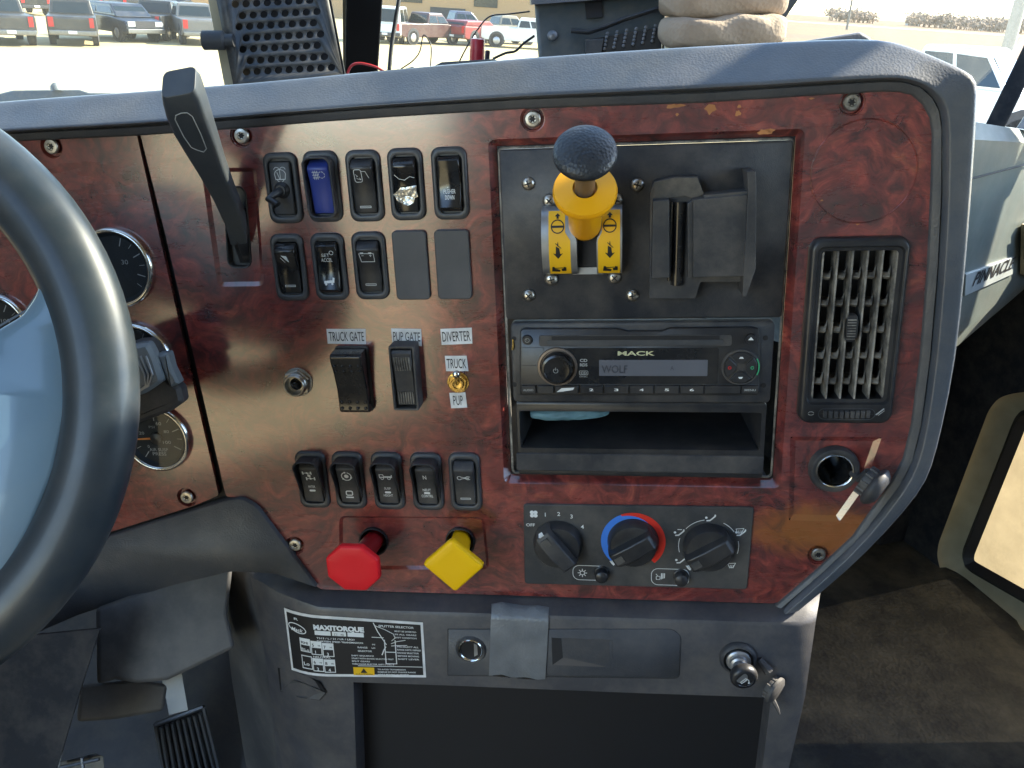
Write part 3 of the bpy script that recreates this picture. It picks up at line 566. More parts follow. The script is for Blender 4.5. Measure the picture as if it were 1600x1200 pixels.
# truck gate switch
t = thing('gate_switch', 'tall glossy black rocker switch with raised dots under the TRUCK GATE label', 'switch', (at(553, 592).x, at(553, 592).y, 0))
A = at(512, 546, 19); B = at(557, 546, 19); C = at(573, 640, 11)
b = MB(); x0, x1 = at(533, 600, 0).x, at(580, 600, 0).x; yt, yb = at(560, 541, 2).y, at(560, 641, 2).y
b.prism(rr(x0 - 1, x1 + 1, yb, yt, 2, 3), 0, 4); part('switch_bezel', b, 'blkm', t, bev=.4)
b = MB(); rings = []
for k, h in ((0, 4), (0.01, 17), (.04, 20.2), (.12, 20), (.35, 15), (.6, 11.6), (.85, 10.6), (.96, 11), (1, 9), (1.0, 4)):
    v = yt - 1 - (yt - yb - 2) * k; rings.append([(x0, v, 3), (x0, v, h - 1), (x0 + .9, v, h), (x1 - .9, v, h), (x1, v, h - 1), (x1, v, 3)])
b.loft(rings); r = part('rocker', b, 'gloss', t, bev=.5)
b = MB(); gg = lambda k: [h0 + (h1 - h0) * (k - k0) / (k1 - k0) for (k0, h0), (k1, h1) in zip([(0.01, 17), (.04, 20.2), (.12, 20), (.35, 15), (.6, 11.6), (.85, 10.6), (.96, 11)], [(.04, 20.2), (.12, 20), (.35, 15), (.6, 11.6), (.85, 10.6), (.96, 11), (1.001, 9)]) if k0 <= k <= k1][0]
for k in (.19, .29, .82, .92):
    for i in range(4): b.lathe((x0 + 2.8 + i * (x1 - x0 - 5.6) / 3, yt - 1 - (yt - yb - 2) * k, gg(k) - .3), [(1.5, 0), (1.3, .9), (.6, 1.4), (.01, 1.45)], n=10)
part('raised_dots', b, 'gloss', r)
# pup gate switch
q0, q1 = at(606, 541, 15), at(655, 642, 15); t = thing('gate_switch', 'boxy black rocker switch with ribbed ends under the PUP GATE label', 'switch', ((q0.x + q1.x) / 2, (q0.y + q1.y) / 2, 0))
o = rr(q0.x, q1.x, q1.y, q0.y, 1.6, 3); i_ = rr(q0.x + 1.6, q1.x - 1.8, q1.y + 1.6, q0.y - 1.8, 1.2, 3)
b = MB(); b.loft([[(p[0], p[1], h) for p in q] for q, h in ((o, 0), (o, 14.3), (inset(o, .5), 15), (i_, 14.8), (i_, 5))], cap=True, cap0=False); part('switch_housing', b, 'blkm', t, ang=50)
b = MB(); H_ = q0.y - q1.y - 4.4; X0, X1 = q0.x + 2.4, q1.x - 2.6; PP_ = [(0, 6), (.02, 15), (.06, 17.4), (.1, 17.2), (.35, 14), (.7, 11.8), (.94, 11.2), (.98, 10.2), (1, 6)]
b.loft([[(X0, q0.y - 2.4 - H_ * k, 5), (X0, q0.y - 2.4 - H_ * k, h - .8), (X0 + .8, q0.y - 2.4 - H_ * k, h), (X1 - .8, q0.y - 2.4 - H_ * k, h), (X1, q0.y - 2.4 - H_ * k, h - .8), (X1, q0.y - 2.4 - H_ * k, 5)] for k, h in PP_]); r = part('rocker', b, 'blkm', t, bev=.4)
b = MB()
for k0, k1 in ((.12, .36), (.74, .95)):
    gh = lambda k: [h0 + (h1 - h0) * (k - a_) / (c_ - a_) for (a_, h0), (c_, h1) in zip(PP_, PP_[1:]) if a_ <= k <= c_][0]
    for i in range(7):
        u = X0 + 2 + i * (X1 - X0 - 4) / 6; b.loft([[(u - .7, q0.y - 2.4 - H_ * k, gh(k) - .2), (u - .35, q0.y - 2.4 - H_ * k, gh(k) + .9), (u + .35, q0.y - 2.4 - H_ * k, gh(k) + .9), (u + .7, q0.y - 2.4 - H_ * k, gh(k) - .2)] for k in (k0, (k0 + k1) / 2, k1)])
part('ribs', b, 'dusty', r)
# brass toggle
c = at(716, 597); t = thing('toggle_switch', 'small brass toggle switch with hexagonal nut between two labels', 'switch', c)
b = MB(); b.lathe((c.x, c.y, 0), [(8.6, 0), (8.6, .8), (8.3, 1)], n=28); b.lathe((c.x, c.y, .9), [(7.9, 0), (7.9, 2.6), (7.2, 3.2), (5.4, 3.2)], n=6, a0=.3); part('hex_nut', b, 'brass', t, ang=30)
b = MB(); b.lathe((c.x, c.y, 3), [(5, 0), (5, 3), (4.6, 3.6), (3.4, 3.6), (3.2, 2.2), (.01, 2.0)], n=24); part('threaded_bush', b, 'brass', t)
b = MB(); q = at(713, 585, 20); b.tube([(c.x, c.y, 4), (c.x + (q.x - c.x) * .5, c.y + (q.y - c.y) * .55, 12), (q.x, q.y, 19), (q.x, q.y + .5, 21.5), (q.x, q.y + .6, 22.4)], [1.5, 2.0, 2.9, 2.7, 1.4], 14); part('toggle_bat', b, 'chrome', t, ang=60)
# threaded indicator fitting
c = at(466, 597); t = thing('indicator_fitting', 'threaded round steel fitting with hex nut and small dark lens', 'indicator', c)
b = MB(); b.lathe((c.x, c.y, 0), [(11.5, 0), (11.5, 3.6), (10.8, 4.4), (8.5, 4.6)], n=6, a0=.35); b.lathe((c.x, c.y, 0), [(11.9, 0), (11.9, .7), (11.5, .9)], n=30); part('hex_nut', b, 'screw', t, ang=30)
b = MB(); b.loft([[(c.x + r_ * math.cos(i * math.pi / 16), c.y + r_ * math.sin(i * math.pi / 16), h) for i in range(32)] for r_, h in ((8.8, 4), (8.8, 6), (9.2, 6.4), (8.8, 6.9), (9.2, 7.4), (8.8, 7.9), (9.2, 8.4), (8.8, 9.6), (8.2, 10.4), (7.2, 10.2), (6.9, 8), (6.9, 4.4))], cap=False); part('threaded_collar', b, 'screw', t)
b = MB(); b.lathe((c.x, c.y, 4.4), [(6.9, 0), (4, .3), (3, 1.2), (2.6, 2.6), (1.4, 3.4), (.01, 3.6)], n=22); part('lens', b, 'gloss', t)

# pull knobs
def pullknob(name, h, label, poly, m, ms, fc, wk, r0):
    t = thing(name, label, 'knob', (h.x, h.y, 0)); P1 = fc
    b = MB(); b.loft([[(h.x + r_ * math.cos(i * math.pi / 14), h.y + r_ * math.sin(i * math.pi / 14), z) for i in range(28)] for r_, z in ((12.5, -2), (12.5, .4), (11.4, .8), (10.6, -1), (10.6, -6.8), (.5, -6.8))], cap=True, cap0=False); part('socket', b, 'deep', t)
    ax = V((P1.x - h.x, P1.y - h.y, wk)); n_ = ax.normalized()
    b = MB(); b.lathe((h.x, h.y, -8), [(8.0, 0), (8.3, 10), (8.5, ax.length * .55), (10.5, ax.length), (10.5, ax.length + 3)], n_, 32); part('knob_shaft', b, ms, t, ang=60)
    b = MB(); Q = rpoly(poly, 1.6 if r0 == 8 else 3.4, 5); k0 = inset(Q, 2.2); 
    b.loft([[(p[0], p[1], z) for p in q] for q, z in ((inset(Q, 1.5), wk - 4), (Q, wk - 1.5), (Q, wk + 2.6), (inset(Q, .9), wk + 3.9), (k0, wk + 4.4), ([(c_[0] * .55 + .45 * sum(p[0] for p in k0) / len(k0), c_[1] * .55 + .45 * sum(p[1] for p in k0) / len(k0)) for c_ in k0], wk + 4.1))]); part('knob_head', b, m, t, ang=60)
WK = 36
oc = at(551, 889, WK + 4); R8 = (at(592, 889, WK + 4).x - oc.x) / math.cos(math.pi / 8) * 1.0
pullknob('trailer_air_knob', at(584, 846), 'bright red octagonal pull knob low on the burl panel', [(oc.x + R8 * math.cos(math.radians(22.5 + 45 * i)), oc.y + R8 * .93 * math.sin(math.radians(22.5 + 45 * i))) for i in range(8)], 'red', 'redd', at(555, 884, WK), WK, 8)
ycn = at(708, 884, WK + 4); RY = (at(754, 884, WK + 4).x - ycn.x) * 1.0
pullknob('parking_brake_knob', at(719, 846), 'bright yellow diamond-shaped pull knob beside the red octagonal knob', [(ycn.x + RY * 1.06, ycn.y), (ycn.x, ycn.y + RY * .98), (ycn.x - RY * 1.06, ycn.y), (ycn.x, ycn.y - RY * 1.04)], 'yel', 'yel', at(711, 880, WK), WK, 9)

# trailer brake hand lever
t = thing('hand_brake_lever', 'long charcoal paddle lever standing out of a slot in the burl panel', 'lever', at(372, 400))
b = MB(); si = [tuple(p) for p in lslot]
b.loft([[(p[0], p[1], z) for p in q] for q, z in ((inset(si, -.8), -2.1), (inset(si, -.4), -1.2), (inset(si, .6), -1.6), (inset(si, 1.2), -6.8))], cap=True, cap0=False); part('slot_liner', b, 'blk', t)
b = MB(); q = at(376, 398, 2)
b.loft([[(q.x + u * 5.6, q.y + v, w_) for u, w_ in ((-1, -6.9), (-1, max(-6.8, z - 5)), (0, z), (1, max(-6.8, z - 5)), (1, -6.9))] for v, z in ((-8, -6.8), (-6, -3), (0, 1), (8, 4), (20, 8), (34, 6))]); part('pivot_block', b, 'blk', t, ang=30)
LS = [((374, 372), 0, 15, 11), ((368, 342), 8, 16, 13), ((350, 300), 22, 17, 13), ((331, 258), 38, 20, 15), ((315, 222), 52, 24, 17), ((301, 190), 64, 26.5, 20), ((290, 160), 74, 27, 22), ((284, 140), 80, 26, 22), ((279, 128), 84, 23, 19)]
rings = []
for (x_, y_), w_, wi, th in LS:
    p = at(x_, y_, w_); ax = V((-.10, .55, .83)).normalized(); ux = V((.96, .16, .1)); ux = (ux - ax * ux.dot(ax)).normalized(); uy = ax.cross(ux)
    rings.append([p + ux * c_[0] + uy * c_[1] for c_ in rr(-wi / 2, wi / 2, -th / 2, th / 2, min(wi, th) * .22, 3)])
b = MB(); b.loft(rings); part('lever_handle', b, 'lever', t, bev=.6, ang=60)
# outlined thumb pad on the lever face
def lev(k, u, off=0):
    i = min(int(k), len(LS) - 2); f_ = k - i; (x0_, y0_), w0_, wi0, th0 = LS[i]; (x1_, y1_), w1_, wi1, th1 = LS[i + 1]
    p = at(x0_, y0_, w0_).lerp(at(x1_, y1_, w1_), f_); ax = V((-.10, .55, .83)).normalized(); ux = V((.96, .16, .1)); ux = (ux - ax * ux.dot(ax)).normalized(); uy = ax.cross(ux); wi = wi0 + (wi1 - wi0) * f_; th = th0 + (th1 - th0) * f_
    return p + ux * (u * wi) - uy * (th / 2 + off)
path = [(4.2, -.05), (4.05, .1), (4.2, .22), (5, .24), (6, .2), (6.35, .1), (6.4, -.05), (6.3, -.2), (6, -.25), (5, -.22), (4.4, -.18), (4.2, -.05)]
b = MB(); b.tube([lev(k, u, .05) for k, u in path], .35, 6); part('thumb_outline', b, 'icong', t)

# ================= CENTRE STACK =================
cs = thing('mounting_plate', 'matte black plate with cross-head screws in the burl panel opening', 'panel', (0, 100, 0))
zp = -3; tl = at(783, 232, zp); pl = rr(-100, 101, 35, 158.5, 2, 2)
b = MB(); b.prism(pl, -7, zp, .8); part('plate', b, 'plate', cs, ang=50)
b = MB(); b.loft([[(x, y, z) for x, y in rr(-101.5, 102.5, -94.5, 160.5, 4)] for z in (-6.8,)] + [[(x, y, -5.4) for x, y in rr(-101, 102, -94, 160, 4)], [(x, y, -5.2) for x, y in rr(-99.6, 100.8, -92.6, 158.8, 3)], [(x, y, -7) for x, y in rr(-99.6, 100.8, -92.6, 158.8, 3)]], cap=False); part('rubber_edge', b, 'dusty', cs)
def pan(parent, q, w0, r=4.8, rot=0):
    c = at(*q, w0 + 1.5); b = MB(); b.lathe((c.x, c.y, w0), [(r, 0), (r, .7), (r * .9, 1.9), (r * .62, 2.9), (r * .3, 3.3), (.01, 3.4)], n=26); s = part('screw', b, 'screw', parent, ang=60)
    b = MB()
    for k in range(2):
        a_ = rot + k * math.pi / 2; d_ = V((math.cos(a_), math.sin(a_))); b.stroke([(c.x - d_.x * r * .45, c.y - d_.y * r * .45), (c.x + d_.x * r * .45, c.y + d_.y * r * .45)], 1.0, w0 + 3.45)
    b.disc(c.x, c.y, .9, w0 + 3.46, 8); part('drive_recess', b, 'deep', s)
for i, q in enumerate([(825, 287), (996, 289), (826, 462), (988, 462)]): pan(cs, q, zp, rot=.3 + i)
# tipping control
t = thing('tipping_lever', 'black mushroom knob on amber yellow collar rising from a curved decalled guide', 'lever', at(914, 375, 0))
vc = (at(910, 322, 4).y + at(910, 428, 4).y) / 2; hv = (at(910, 322, 4).y - at(910, 428, 4).y) / 2
arch = lambda v: zp + 3 + 15 * math.sqrt(max(0, 1 - ((v - vc) / hv) ** 2 * .93))
def archstrip(b, ua, ub, off=0, side=True, v0=-1, v1=1):
    rings = []
    for i in range(17):
        k = v0 + (v1 - v0) * i / 16; v = vc + hv * k; a_ = ua(k) if callable(ua) else ua; c_ = ub(k) if callable(ub) else ub; h = arch(v) + off
        rings.append([(a_, v, zp if side else h), (a_, v, h), (c_, v, h), (c_, v, zp if side else h)] if side else [(a_, v, h), (c_, v, h)])
    b.loft(rings, cap=side, closed=side)
uL0, uL1, uS0, uS1, uR0, uR1 = at(846, 380, 14).x, at(893, 380, 14).x, at(901, 380, 14).x, at(932, 380, 14).x, at(934, 380, 14).x, at(972, 380, 14).x
fl = lambda k: 3.0 * max(0, min(1, (k - .1) / .2))
b = MB(); archstrip(b, uL0, lambda k: uS0 - fl(k)); archstrip(b, lambda k: uS1 + fl(k), uR1)
b.box(uS0 - 4, uS1 + 4, vc - hv - .5, vc - hv + 4.5, zp, zp + 6); part('guide_body', b, 'zinc', t, ang=40)
b = MB(); b.box(uS0 - 3, uS1 + 3, vc - hv + 4, vc + hv - 2, zp, zp + 3); b.box(uS0, uS1, vc - hv + 5, vc + hv - 2, zp, zp + 4.5); part('slot_liner', b, 'deep', t)
for s, (ua, ub) in enumerate(((at(857, 380, 16).x, at(891, 380, 16).x), (at(934, 380, 16).x, at(969, 380, 16).x))):
    b = MB(); cut = (lambda k: ub - 3.6 * max(0, min(1, (k - .12) / .16))) if s == 0 else ub; cu0 = ua if s == 0 else (lambda k: ua + 3.0 * max(0, min(1, (k - .12) / .16)))
    archstrip(b, cu0, cut, .15, False, -.97, .9); d = part('decal', b, 'sticker', t, ang=180)
    cx = (ua + ub) / 2 - (1.2 if s == 0 else -.6); wf = lambda X, Y: arch(Y) + .4; b = MB()
    y0 = vc + hv * .48; b.stroke(arc(cx, y0, 4.4, 0, 360, 24), .75, wf); b.stroke([(cx - 3.6, y0), (cx + 3.6, y0)], 1.5, wf)
    y1 = vc + hv * .76; b.poly([(cx - .8, y1 - 1.6), (cx + .8, y1 - 1.6), (cx + .8, y1), (cx + 2, y1), (cx, y1 + 2), (cx - 2, y1), (cx - .8, y1)], wf)
    y2 = vc - hv * .22; b.poly([(cx, y2 - 5.8), (cx + 3.5, y2 - 1.6), (cx + 1.5, y2 - 2.2), (cx + 1.0, y2 + 2), (cx - 1.4, y2 + 3.4), (cx - 1.5, y2 - 2.2), (cx - 3.5, y2 - 1.6)], wf)
    b.stroke([(cx - 1.6, y2 + 5.4), (cx + 2.2, y2 + 2)], .5, wf); b.poly([(cx - .6, y2 + 3.8), (cx + .6, y2 + 3), (cx + .1, y2 + 7)], wf)
    y3 = vc - hv * .8; b.poly([(cx - 5, y3 - 1.8), (cx + .6, y3 - 2.2), (cx + 1.2, y3 - .6), (cx - 2.6, y3 + .4), (cx - 3, y3 + 2), (cx - 4.4, y3 + 2)], wf); b.poly([(cx + 2.2, y3 - 1.6), (cx + 5.4, y3 - 1.4), (cx + 5.4, y3 + 1.6), (cx + 3.6, y3 + 2), (cx + 3.2, y3 + .6), (cx + 2, y3 + .4)], wf); b.stroke([(cx - 3, y3 + .8), (cx + 3, y3 + 1.2)], .6, wf)
    part('symbol', b, 'ink', d)
for i, q in enumerate([(858, 314), (963, 313), (861, 437), (960, 434)]): pan(t, q, zp + 1, 4.9, rot=.8 + i * .5)
B0, K0 = at(914, 352, 12), at(914, 240, 74); ax = (K0 - B0).normalized(); Lk = (K0 - B0).length
b = MB(); b.lathe(B0, [(3, -10), (9, -6), (11.4, 0), (11.8, Lk * .38), (13.5, Lk * .44), (20.2, Lk * .47), (21.2, Lk * .49), (21.2, Lk * .52), (20.4, Lk * .545), (8.2, Lk * .56), (7.6, Lk * .52), (.1, Lk * .52)], ax, 48); part('collar', b, 'orange', t, ang=50)
K['shaft'] = mat('bronze_shaft', (.20, .16, .13), .35, metal=.5)
b = MB(); b.lathe(B0, [(6.6, Lk * .45), (6.6, Lk * .92)], ax, 28); part('shaft', b, 'shaft', t)
b = MB(); b.lathe(K0, [(6, -7), (12, -6), (18.2, -3.2), (19.9, 0), (19.4, 2.6), (16.5, 5), (10, 7.2), (5, 8), (.01, 8.2)], ax, 48); part('knob', b, 'knobblk', t, ang=70)

# empty radio microphone bracket
t = thing('phone_bracket', 'empty black plastic holder bracket with a vertical channel and side hook', 'bracket', at(1100, 370, 0))
b = MB(); b.prism(pp([(1016, 300), (1022, 283), (1050, 276), (1090, 275), (1101, 303), (1165, 297), (1166, 310), (1166, 440), (1095, 440), (1086, 466), (1014, 466)], 6), zp, 8); part('back_plate', b, 'blkm', t, bev=.6)
b = MB(); b.prism(pp([(1083, 312), (1168, 304), (1168, 432), (1083, 434)], 20), zp, 20); b.prism(pp([(1020, 314), (1046, 312), (1046, 434), (1018, 436)], 20), zp, 20); b.prism(pp([(1074, 318), (1083, 312), (1083, 434), (1074, 434)], 15), zp, 16)
part('front_plate', b, 'blkm', t, bev=.7)
b = MB(); q0, q1 = at(1062, 316, 12), at(1058, 446, 12); b.tube([(q0.x, q0.y, 9), (q1.x, q1.y, 9)], 4.6, 16); q0, q1 = at(1049, 316, 16), at(1046, 440, 16); b.tube([(q0.x, q0.y, 13), (q1.x, q1.y, 13)], 1.5, 8); part('channel_rib', b, 'gloss', t, ang=60)
b = MB(); b.prism(pp([(1167, 268), (1181, 267), (1182, 300), (1181, 420), (1166, 464), (1160, 464), (1162, 420), (1169, 300)], 22), zp, 22); b.prism(pp([(1100, 305), (1170, 298), (1170, 310), (1100, 318)], 17), zp, 17); part('side_hook', b, 'blkm', t, bev=.6)
K['scuff'] = mat('scuffed_plastic', (.055, .054, .052), .6, dust=.5)
b = MB(); b.loft([[(p.x, p.y, 8.3) for p in [at(*q, 8) for q in ((1024, 286), (1090, 279), (1098, 303))]], [(p.x, p.y, 15) for p in [at(*q, 15) for q in ((1020, 309), (1083, 308), (1098, 308))]]], cap=True, closed=False, cap0=False) if False else b.prism(pp([(1022, 284), (1052, 278), (1090, 277), (1100, 303), (1085, 311), (1070, 306), (1046, 310), (1021, 313)], 9), 8, 9); part('scuffed_top', b, 'scuff', t, bev=.4)

# radio
RW = 2
t = thing('car_radio', 'black car radio lettered MACK with grey display reading WOLF', 'radio', (0, 0, 0))
o = rr(-96.5, 95.8, -29.5, 33.6, 4, 5)
b = MB(); b.prism(o, -7, RW, 1); part('radio_trim', b, 'blkm', t, ang=50)
f0, f1 = at(812, 516, RW), at(1190, 516, RW)
Rr = lambda x_, y_, w_=RW + 4: at(x_, y_, w_)
face = rpoly([tuple(Rr(*q)[:2]) for q in ((812, 618), (1186, 618), (1187, 515), (1175, 512), (1047, 513), (1035, 518), (980, 518), (965, 514), (818, 514), (812, 518))], [2, 2, 2, 2, 1, 1, 1, 1, 2, 2])
b = MB(); b.prism(face, RW, RW + 3.6, .6); part('radio_face', b, 'blk', t, ang=50)
w_f = RW + 3.7
b = MB(); q0, q1 = Rr(842, 524, w_f), Rr(1143, 540, w_f); b.prism(rr(q0.x, q1.x, q1.y, q0.y, 2, 3), w_f - .2, w_f + .8); part('slot_surround', b, 'blkm', t)
b = MB(); q0, q1 = Rr(862, 525, w_f), Rr(1124, 531, w_f); b.box(q0.x, q1.x, q1.y, q0.y, w_f + .7, w_f + 1.1); part('disc_slot', b, 'deep', t)
b = MB(); q0, q1 = Rr(855, 531, w_f), Rr(1130, 538, w_f); b.prism(rr(q0.x, q1.x, q1.y, q0.y, 1, 2), w_f + .6, w_f + 1.5); part('slot_flap', b, 'bezel', t)
b = MB(); q0, q1 = Rr(880, 544, w_f), Rr(1121, 600, w_f); b.prism(rr(q0.x, q1.x, q1.y, q0.y, 1.2, 3), w_f - .2, w_f + .5); part('display_bezel', b, 'gloss', t)
b = MB(); q0, q1 = Rr(936, 562, w_f), Rr(1105, 587, w_f); b.prism(rr(q0.x, q1.x, q1.y, q0.y, .4, 2), w_f, w_f + .8); d = part('display', b, 'lcd', t)
b = MB(); b.text('WOLF', q0.x + 2, q1.y + 2.4, 6.0, 19, w_f + .95, al='L'); b.text('A', Rr(1050, 580).x, q1.y + 4.5, 3.5, 2.5, w_f + .95); part('lettering', b, 'lcdtx', d)
b = MB(); c = Rr(994, 552); b.text('MACK', c.x, c.y - 1.5, 3.2, 27, w_f + .8, .025); part('lettering', b, 'gold', t)
b = MB(); c = Rr(912, 568)
for dy, s in ((2, 'CD'), (-1.5, 'RDS')): b.text(s, c.x, c.y + dy - .5, 2.2, 5.6, w_f + .8, .03)
c = Rr(912, 584); b.stroke(rr(c.x - 3.2, c.x + 3.2, c.y - .6, c.y + 2.4, .5, 2), .4, w_f + .8, True); b.text('DISC', c.x, c.y - 2.6, 1.2, 6, w_f + .8); b.text('CD', c.x, c.y - .1, 1.8, 4.6, w_f + .8, .02); part('marking', b, 'icong', t)
# seams engraved on the face
b = MB()
for l in (((812, 543), (849, 543)), ((812, 571), (842, 571)), ((849, 543), (849, 548)), ((813, 600), (1186, 601)), ((880, 545), (1123, 544)), ((1123, 544), (1122, 599)), ((1186, 516), (1186, 616))): b.stroke([tuple(Rr(*q, w_f)[:2]) for q in l], .35, w_f + .15)
part('face_seams', b, 'bezel', t)
c = Rr(871, 573); b = MB(); b.lathe((c.x, c.y, w_f), [(15.2, 0), (14.8, 1.4), (13.2, 1.6), (12.4, .6)], n=40); part('knob_ring', b, 'shaft', t)
b = MB(); b.lathe((c.x, c.y, w_f + .4), [(12, 0), (12, 6), (11.2, 7.6), (9.6, 8.2), (9.2, 7.6), (6, 7.2), (.01, 7.1)], n=44); vk = part('volume_knob', b, 'gloss', t)
b = MB(); b.stroke(arc(c.x - .8, c.y - .8, 1.7, 125, 415), .4, w_f + 7.9); b.stroke([(c.x - .8, c.y - .4), (c.x - .8, c.y + 1.6)], .4, w_f + 7.9); part('symbol', b, 'icong', vk)
c = Rr(1157, 573); b = MB(); b.lathe((c.x, c.y, w_f), [(14, 0), (13.8, 1.4), (13.2, 2.2), (12.4, 2.2), (12.2, 1), (.01, .8)], n=40); part('knob_ring', b, 'blkm', t)
b = MB()
for k in range(4):
    a_ = k * math.pi / 2 + math.pi / 4; sec = [(c.x + r_ * math.cos(a_ + s_), c.y + r_ * math.sin(a_ + s_)) for r_, s_ in ((4, .2), (11.6, .08), (11.9, .5), (11.9, 1.07), (11.6, 1.49), (4, 1.37))]; b.prism(sec, w_f + .9, w_f + 3, .4)
pad_ = part('direction_pad', b, 'blk', t)
b = MB(); b.poly([(c.x - 1.8, c.y + 7), (c.x + 1.8, c.y + 7), (c.x + .8, c.y + 8.4), (c.x - .8, c.y + 8.4)], w_f + 3.1); b.poly([(c.x - 1.8, c.y - 7), (c.x - .8, c.y - 8.4), (c.x + .8, c.y - 8.4), (c.x + 1.8, c.y - 7)], w_f + 3.1); part('marking', b, 'icon', pad_)
b = MB(); b.stroke(arc(c.x - 8, c.y, 1.0, 0, 360, 8), .7, w_f + 3.1); part('marking', b, 'rleg', pad_)
b = MB(); b.stroke(arc(c.x, c.y, 12.9, -25, 30), .8, w_f + 2.4); b.stroke(arc(c.x + 8, c.y, 1.0, 30, 330, 8), .5, w_f + 3.1); part('marking', b, 'gled', pad_)
xs = [812, 837, 866, 904, 942, 982, 1021, 1061, 1100, 1128, 1158, 1186]; tx = ['AUDIO', '', '', '2', '3', '4', '5', '6', '', '', 'MENU']
xs = [813, 838, 866, 905, 943, 983, 1022, 1062, 1100, 1130, 1158, 1186]; xs.pop(9); tx = ['AUDIO', '', '1', '2', '3', '4', '5', '6', '', 'MENU']
for i in range(len(xs) - 1):
    q0, q1 = Rr(xs[i] + 1.2, 603, w_f + 2), Rr(xs[i + 1] - 1.2, 615, w_f + 2); b = MB(); b.prism(rr(q0.x, q1.x, q1.y, q0.y, .6, 2), w_f - .2, w_f + 2.2, .4); bt = part('preset_button', b, 'blk', t)
    if tx[i]:
        b = MB(); b.text(tx[i], (q0.x + q1.x) / 2, (q0.y + q1.y) / 2 - .9, 1.9 if len(tx[i]) == 1 else 1.5, 3.2 if len(tx[i]) == 1 else 8, w_f + 2.35, .02)
        if i == 2: b = MB(); b.poly([(q0.x + 1, q0.y - 4.8), (q0.x + 5, q0.y - 1.6), (q1.x - 3, q0.y - 1.2), (q1.x - 4, q0.y - 3), (q0.x + 6, q0.y - 4.4)], w_f + 2.35)
        part('lettering', b, 'icon' if i in (2, 3, 4, 5, 6, 7) else 'icong', bt)
for q, s in (((824, 531), 0), ((1173, 529), 1)):
    c = Rr(*q); b = MB(); b.lathe((c.x, c.y, w_f), [(4, 0), (3.8, .8), (3.4, 1.6), (.01, 1.7)], n=24); bt = part('round_button', b, 'blk', t)
    b = MB(); (b.stroke(arc(c.x, c.y, 1.6, 0, 360), .3, w_f + 1.8), b.stroke([(c.x, c.y), (c.x - 1, c.y + 1)], .3, w_f + 1.8)) if s == 0 else b.poly([(c.x - 2, c.y - .8), (c.x + 2, c.y - .8), (c.x, c.y + 1.6)], w_f + 1.8); part('symbol', b, 'icon' if s else 'icong', bt)
b = MB()
for q in ((803, 529), (1196, 528), (804, 601), (1193, 602)): c = at(*q, RW); b.disc(c.x, c.y, 1.9, RW + .1, 14)
part('release_holes', b, 'deep', t)
c = at(802, 540, RW); b = MB(); b.tube([(c.x, c.y + 5, RW), (c.x, c.y, RW + .8), (c.x - .6, c.y - 3, RW + 1)], .9, 8); part('release_pin', b, 'brass', t)

# storage pocket
t = thing('storage_pocket', 'open black storage pocket under the radio', 'compartment', (0, -60, 0))
o = rr(-95, 94, -92, -30.2, 2.5, 4); q0, q1 = at(812, 640, -3), at(1186, 702, -3); inn = rr(q0.x, q1.x, q1.y, q0.y, 1.5, 4)
b = MB(); b.loft([[(x, y, -7) for x, y in o], [(x, y, -.6) for x, y in o], [(x, y, 0) for x, y in inset(o, .8)]], cap=False)
inn2 = rr(q0.x, q1.x, q1.y, q0.y, 1.5, 4)
b.holes(inset(o, .8), [inn2], 0); b.loft([[(x, y, 0) for x, y in inn2], [(x, y, -2) for x, y in inset(inn2, .8)], [(x * .97, y * 1.0 - .5, -95) for x, y in inset(inn2, 4)]], cap=True, cap0=False)
part('pocket_tray', b, 'blk', t, ang=40)
b = MB(); q0, q1 = at(806, 708, 1), at(1192, 741, 1); b.prism(rr(q0.x, q1.x, q1.y, q0.y, 1.5, 3), -.5, 1.2, .6); part('front_lip', b, 'plate', t)
b = MB(); b.box(q0.x + 88, q0.x + 122, -47, -38, -80, -72); part('rear_clip', b, 'gloss', t)
random.seed(11); b = MB(); n = 22; rings = []
for i in range(17):
    k = i / 16; cq = at(828 + 124 * k, 646, -16); r_ = 6.5 * math.sin(math.pi * min(1, .15 + k * .86)) ** .5 + .3
    rings.append([(cq.x + random.uniform(-1.5, 1.5), cq.y + r_ * .9 * math.sin(2 * math.pi * j / n) + random.uniform(-1, 1), -18 + r_ * 1.2 * math.cos(2 * math.pi * j / n) + random.uniform(-1.4, 1.4)) for j in range(n)])
b.loft(rings); solo('crumpled_glove', b, 'glove', 'crumpled pale blue glove pushed inside the storage pocket', 'glove', (-60, -46, -40), subs=1, ang=60)

